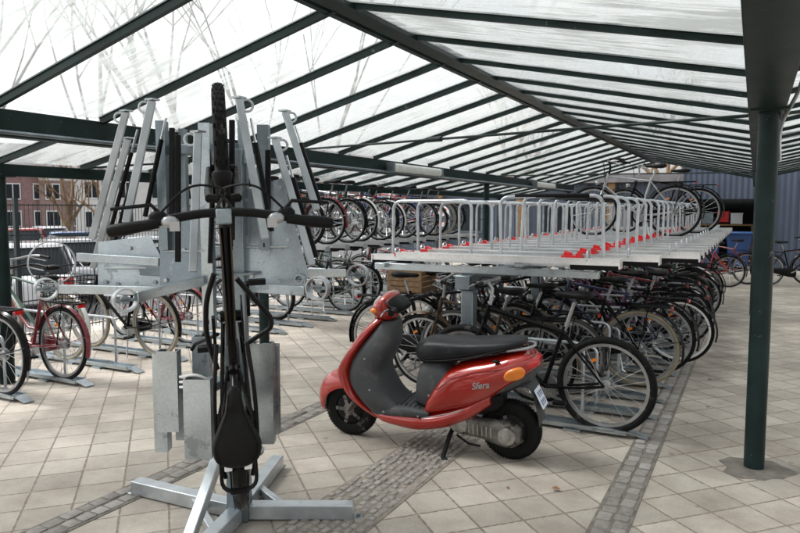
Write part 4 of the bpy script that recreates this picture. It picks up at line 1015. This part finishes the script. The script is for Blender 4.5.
    for i, (px, d, lab) in enumerate(((655, 12.2, 'crumpled white plastic bag under the rack end, left one'), (690, 12.4, 'crumpled white plastic bag in front of the black box'))):
        c = at(px, 288, d); mb = MB()
        n, m = 16, 9; rings = []
        for a in range(1, m):
            th = PI * a / m; rings.append([V((c.x, c.y, .1)) + V((math.sin(th) * math.cos(f) * .26, math.sin(th) * math.sin(f) * .2, -math.cos(th) * .1)) * random.uniform(.75, 1.15) for f in (2 * PI * k / n for k in range(n))])
        mb.loft(rings); tag(mb.build('plastic_bag', M['bagwhite'], ang=20), lab, 'bag', 'white bags by the rack end')
    # round red and white sign on the low building
    p = at(440, 216, 18.2); s = thing('round_sign', 'round red and white sign on a grey pole behind the upper hoops', 'sign', (p.x, p.y, 0))
    mb = MB(); mb.lathe((0, 0, p.z), (0, -1, 0), [(0, .3), (.02, .3)], 32); mb.build('disc', M['white'], s)
    mb = MB()
    for k in range(8):
        a = 2 * PI * k / 8; mb.box((.2 * math.cos(a), -.024, p.z + .2 * math.sin(a)), (.13, .006, .08), Matrix.Rotation(-a, 3, 'Y'))
    mb.build('red_blocks', M['clip'], s)
    mb = MB(); mb.cyl((0, .03, 0), (0, .03, p.z + .35), .03); mb.build('pole', M['galv2'], s)
    # tall pale pole near the end of the left rack
    p = at(391, 215, 15.5); mb = MB(); mb.cyl((p.x, p.y, 0), (p.x, p.y, 2.35), .05); tag(mb.build('white_pole', M['white']), 'pale painted pole behind the upper left bicycles', 'pole')
    # town houses across the car park
    def house(name, lab, px, d, w, h, rh, key, rows, cols, yaw):
        c = at(px, 215, d); o = thing(name, lab, 'house', (c.x, c.y, -.6), yaw)
        mb = MB(); mb.box((0, 0, h / 2), (w, 8, h)); mb.build('wall', M[key], o)
        mb = MB(); mb.prism([(-w / 2 - .3, -4.4, h), (-w / 2 - .3, 4.4, h), (-w / 2 - .3, 0, h + rh)], (w + .6, 0, 0)); rf = mb.build('roof', M['roof'], o)
        mb = MB(); mb.box((w * .3, .8, h + rh * .9), (.8, .8, 1.6)); mb.build('chimney', M['brick2'], rf)
        for r in range(rows):
            for cc in range(cols):
                xx = -w / 2 + (cc + .5) * w / cols; zz = 1.4 + r * 2.5
                mb = MB(); mb.box((xx, -4.03, zz), (1.25, .1, 1.5)); f = mb.build('window', M['white'], o)
                mb = MB()
                for s in (-1, 1): mb.box((xx + s * .29, -4.09, zz), (.5, .03, 1.3))
                mb.build('pane', M['glassdark'], f)
        mb = MB(); mb.box((0, -4.06, h - .12), (w, .16, .3)); mb.build('cornice', M['white'], o)
        return o
    yw = R_(54)
    house('brick_house', 'red brick house with white windows beyond the car park at far left', 30, 66, 9, 5.6, 3, 'brick', 2, 4, yw)
    house('brick_house', 'brown brick house with grey roof behind the bare street tree', 92, 68, 9, 5.2, 3, 'brick2', 2, 4, yw)
    house('white_house', 'white rendered house right of the brown brick house', 128, 62, 8, 5.6, 2.6, 'render', 2, 3, R_(48))
    house('white_house', 'pale rendered house seen between the steel uprights', 225, 70, 9, 6, 2.6, 'render', 2, 4, R_(40))
    house('brick_house', 'brick house behind the upper left bicycles', 320, 75, 12, 6, 3, 'brick2', 2, 5, R_(34))
    # cars
    def car(lab, px, d, yaw, key, van=False):
        c = at(px, 240, d); o = thing('parked_car', lab, 'car', (c.x, c.y, -.6), yaw, 'cars parked beyond the fence')
        mb = MB(); st = smooth_interp([(-2.1, .42, .62, .74), (-2.02, .28, .82, .82), (-1.5, .25, .92, .86), (-.5, .22, .93, .87), (.6, .22, .93, .87), (1.4, .25, .84, .85), (1.95, .3, .70, .8), (2.1, .4, .55, .7)], 3)
        mb.loft([sell((x, 0, (a + b) / 2), (0, 1, 0), (0, 0, 1), w, (b - a) / 2, 4, 20) for x, a, b, w in st]); mb.build('body', M[key], o)
        tp = 1.5 if not van else 1.75
        mb = MB(); mb.loft([sell((x, 0, z), (1, 0, 0), (0, 1, 0), l, w, 5, 24) for z, x, l, w in ((.9, -.35, 1.5, .80), (1.15, -.38, 1.28, .75), (tp - .12, -.45, 1.0, .66), (tp - .06, -.45, .95, .63))]); mb.build('windows', M['glassdark'], o)
        mb = MB(); mb.loft([sell((-.45, 0, z), (1, 0, 0), (0, 1, 0), l, w, 5, 24) for z, l, w in ((tp - .08, 1.0, .665), (tp - .02, .96, .64), (tp, .8, .5))])
        for x0, x1 in ((1.1, .52), (-.45, -.45), (-1.82, -1.42)):
            for s in (-1, 1): mb.bar((x0, s * .815, .9), (x1, s * .665, tp - .07), .07, .03, (0, 1, 0))
        mb.build('roof', M[key], o)
        for x in (-1.3, 1.3):
            for s in (-1, 1):
                mb = MB(); mb.lathe((x, s * .8 - .1, .31), (0, 1, 0), [(0, .2), (0, .29), (.03, .31), (.17, .31), (.2, .29), (.2, .2), (.19, .05)], 20); w_ = mb.build('wheel', M['rubber'], o)
                mb = MB(); mb.lathe((x, s * .905, .31), (0, s, 0), [(0, .19), (.012, .17), (.018, .03)], 16); mb.build('hubcap', M['silver'], w_)
        for s in (-1, 1):
            mb = MB(); mb.ball((2.0, s * .58, .64), (.1, .16, .08), 10, 6); mb.build('headlight', M['lamp'], o)
            mb = MB(); mb.box((-2.06, s * .62, .75), (.08, .2, .16)); mb.build('tail_light', M['redlens'], o)
        return o
    dr = R_(144)
    car('white hatchback nearest the fence behind the red lady\'s bicycle', 26, 15.2, dr + .1, 'carwhite')
    car('silver car parked behind the white hatchback', 70, 17.5, dr + .05, 'carsilver')
    car('blue car in the second row of the car park', 72, 23, dr, 'carblue')
    car('dark car beside the blue car in the car park', 112, 22, dr, 'cardark')
    car('red car farther back in the car park at far left', 24, 27, dr, 'carred')
    car('white car farther back in the car park', 50, 30, dr, 'carwhite')
    car('silver car seen between the steel lift bars', 150, 19, dr, 'carsilver')
    car('white car seen behind the upright channels', 190, 24, dr, 'carwhite')
    car('dark car behind the carousel right panel', 285, 26, dr, 'cardark')
    # bare trees
    TREES = {}
    def tree(name, lab, loc, hgt, seed, key, spread=.5, depth=6, r0=.2, lean=(0, 0), yaw=0):
        if (seed, key) in TREES:
            o = thing(name, lab, 'tree', loc, yaw)
            for me in TREES[(seed, key)]:
                q = bpy.data.objects.new(me.name.split('.')[0], me); COL.objects.link(q); q.parent = o; q.scale = (hgt / 17,) * 3
            return o
        rnd = random.Random(seed); trunk, crown = MB(), MB()
        def grow(p, d, L, r, lv):
            pts = [p]; rr = [r]; n = 4; q = p; dd = d.copy()
            for i in range(n):
                dd = (dd + V((rnd.uniform(-1, 1), rnd.uniform(-1, 1), rnd.uniform(-.3, .7))) * .12).normalized(); q = q + dd * L / n; pts.append(q); rr.append(r * (1 - .5 * (i + 1) / n))
            (trunk if lv < 2 else crown).tube(pts, rr, 7 if lv < 2 else (5 if lv < 4 else 3))
            if lv >= depth: return
            for i in range(rnd.choice((3, 3, 4)) if lv else 5):
                k = rnd.randint(2, n) if lv else rnd.choice((2, 3, 3, 4, 4))
                ax = V((rnd.uniform(-1, 1), rnd.uniform(-1, 1), rnd.uniform(-.1, .6))).normalized()
                nd = (dd * (1 - spread) + ax * spread + V((0, 0, .12))).normalized()
                grow(pts[k], nd, L * rnd.uniform(.58, .8), rr[k] * rnd.uniform(.55, .72), lv + 1)
        o = thing(name, lab, 'tree', loc)
        grow(V((0, 0, -.2)), V((lean[0], lean[1], 1)).normalized(), hgt * .36, r0, 0)
        TREES[(seed, key)] = (trunk.build('trunk', M[key], o).data, crown.build('crown', M[key], o).data)
        return o
    tree('bare_tree', 'bare tree over the roof panes at upper left, behind the fence', at(108, 215, 15) - V((0, 0, 2)), 17, 1, 'bark', .5, 7, .085, (-.02, -.02))
    tree('bare_tree', 'bare tall tree rising over the middle roof panes behind the steel carousel', at(208, 215, 16) - V((0, 0, 2)), 17, 7, 'bark', .5, 7, .10)
    tree('bare_tree', 'bare tree over the roof left of the ridge, beyond the left rack', at(262, 215, 21) - V((0, 0, 2)), 18, 1, 'bark', yaw=2.1)
    tree('bare_tree', 'bare tree rising over the roof panes directly above the lift bars', at(166, 215, 19) - V((0, 0, 2)), 19, 7, 'bark', yaw=1.3)
    tree('bare_tree', 'bare tree overhead at the top left picture edge, nearest of the bare trees', at(-60, 215, 13) - V((0, 0, 2)), 15, 7, 'bark', yaw=3.6)
    tree('bare_tree', 'bare slender tree over the roof panes right of the upright bicycle wheel', at(318, 215, 22) - V((0, 0, 2)), 19, 1, 'bark', yaw=4.4)
    for i, (px, d, lab) in enumerate(((63, 34, 'bare brown street tree in front of the brown brick house'), (108, 38, 'bare street tree in front of the white house'), (300, 45, 'bare tree behind the upper left bicycles'))):
        c = at(px, 220, d); tree('street_tree', lab, (c.x, c.y, -.6), 8, 20 + i, 'bark2', .55, 5, .22)
    for i, (px, d, lab) in enumerate(((512, 26, 'bare brown tree behind the low building'), (676, 27, 'bare tree behind the dark open bay'))):
        c = at(px, 220, d); tree('street_tree', lab, (c.x, c.y, 0), 9, 30 + i, 'bark2', .55, 5, .25)
    # fallen leaf
    for (lx, ly, sc, lab) in ((-1.2, 3.62, .4, 'tiny dark leaf scrap on the paving beside the scooter rear wheel'), (.02, 3.62, .45, 'small dark leaf scrap on the paving at the lower right, nearest the camera'), (-.28, 5.9, .5, 'small dark leaf on the aisle left of the green post'), (-.32, 6.9, .6, 'small dark leaf on the aisle farther along the bicycle row')):
        mb = MB(); mb.loft([[V((lx + (.05 * k - .02) * sc, ly + s * w * sc, .006 + dz + .3 * abs(s) * w * sc)) for s, dz in ((-1, .003), (0, .003), (1, .003), (1, 0), (0, 0), (-1, 0))] for k, w in ((0, .004), (.3, .016), (.6, .018), (1, .004))])
        tag(mb.build('fallen_leaf', M['leaf']), lab, 'leaf', 'dry leaves on the paving')
    p = V((-.95, 3.72, .006)); mb = MB(); n = 10
    mb.loft([[p + V((.05 * k / n - .02, s * w, .008 + .02 * abs(s) * w * 20)) for s in (-1, 0, 1)] + [p + V((.05 * k / n - .02, s * w, .006 + .02 * abs(s) * w * 20)) for s in (1, 0, -1)] for k, w in ((0, .002), (2, .012), (4, .018), (6, .016), (8, .009), (10, .002))])
    o = mb.build('fallen_leaf', M['leaf']); tag(o, 'dry brown leaf lying on the paving right of the scooter', 'leaf', 'dry leaves on the paving')
background()
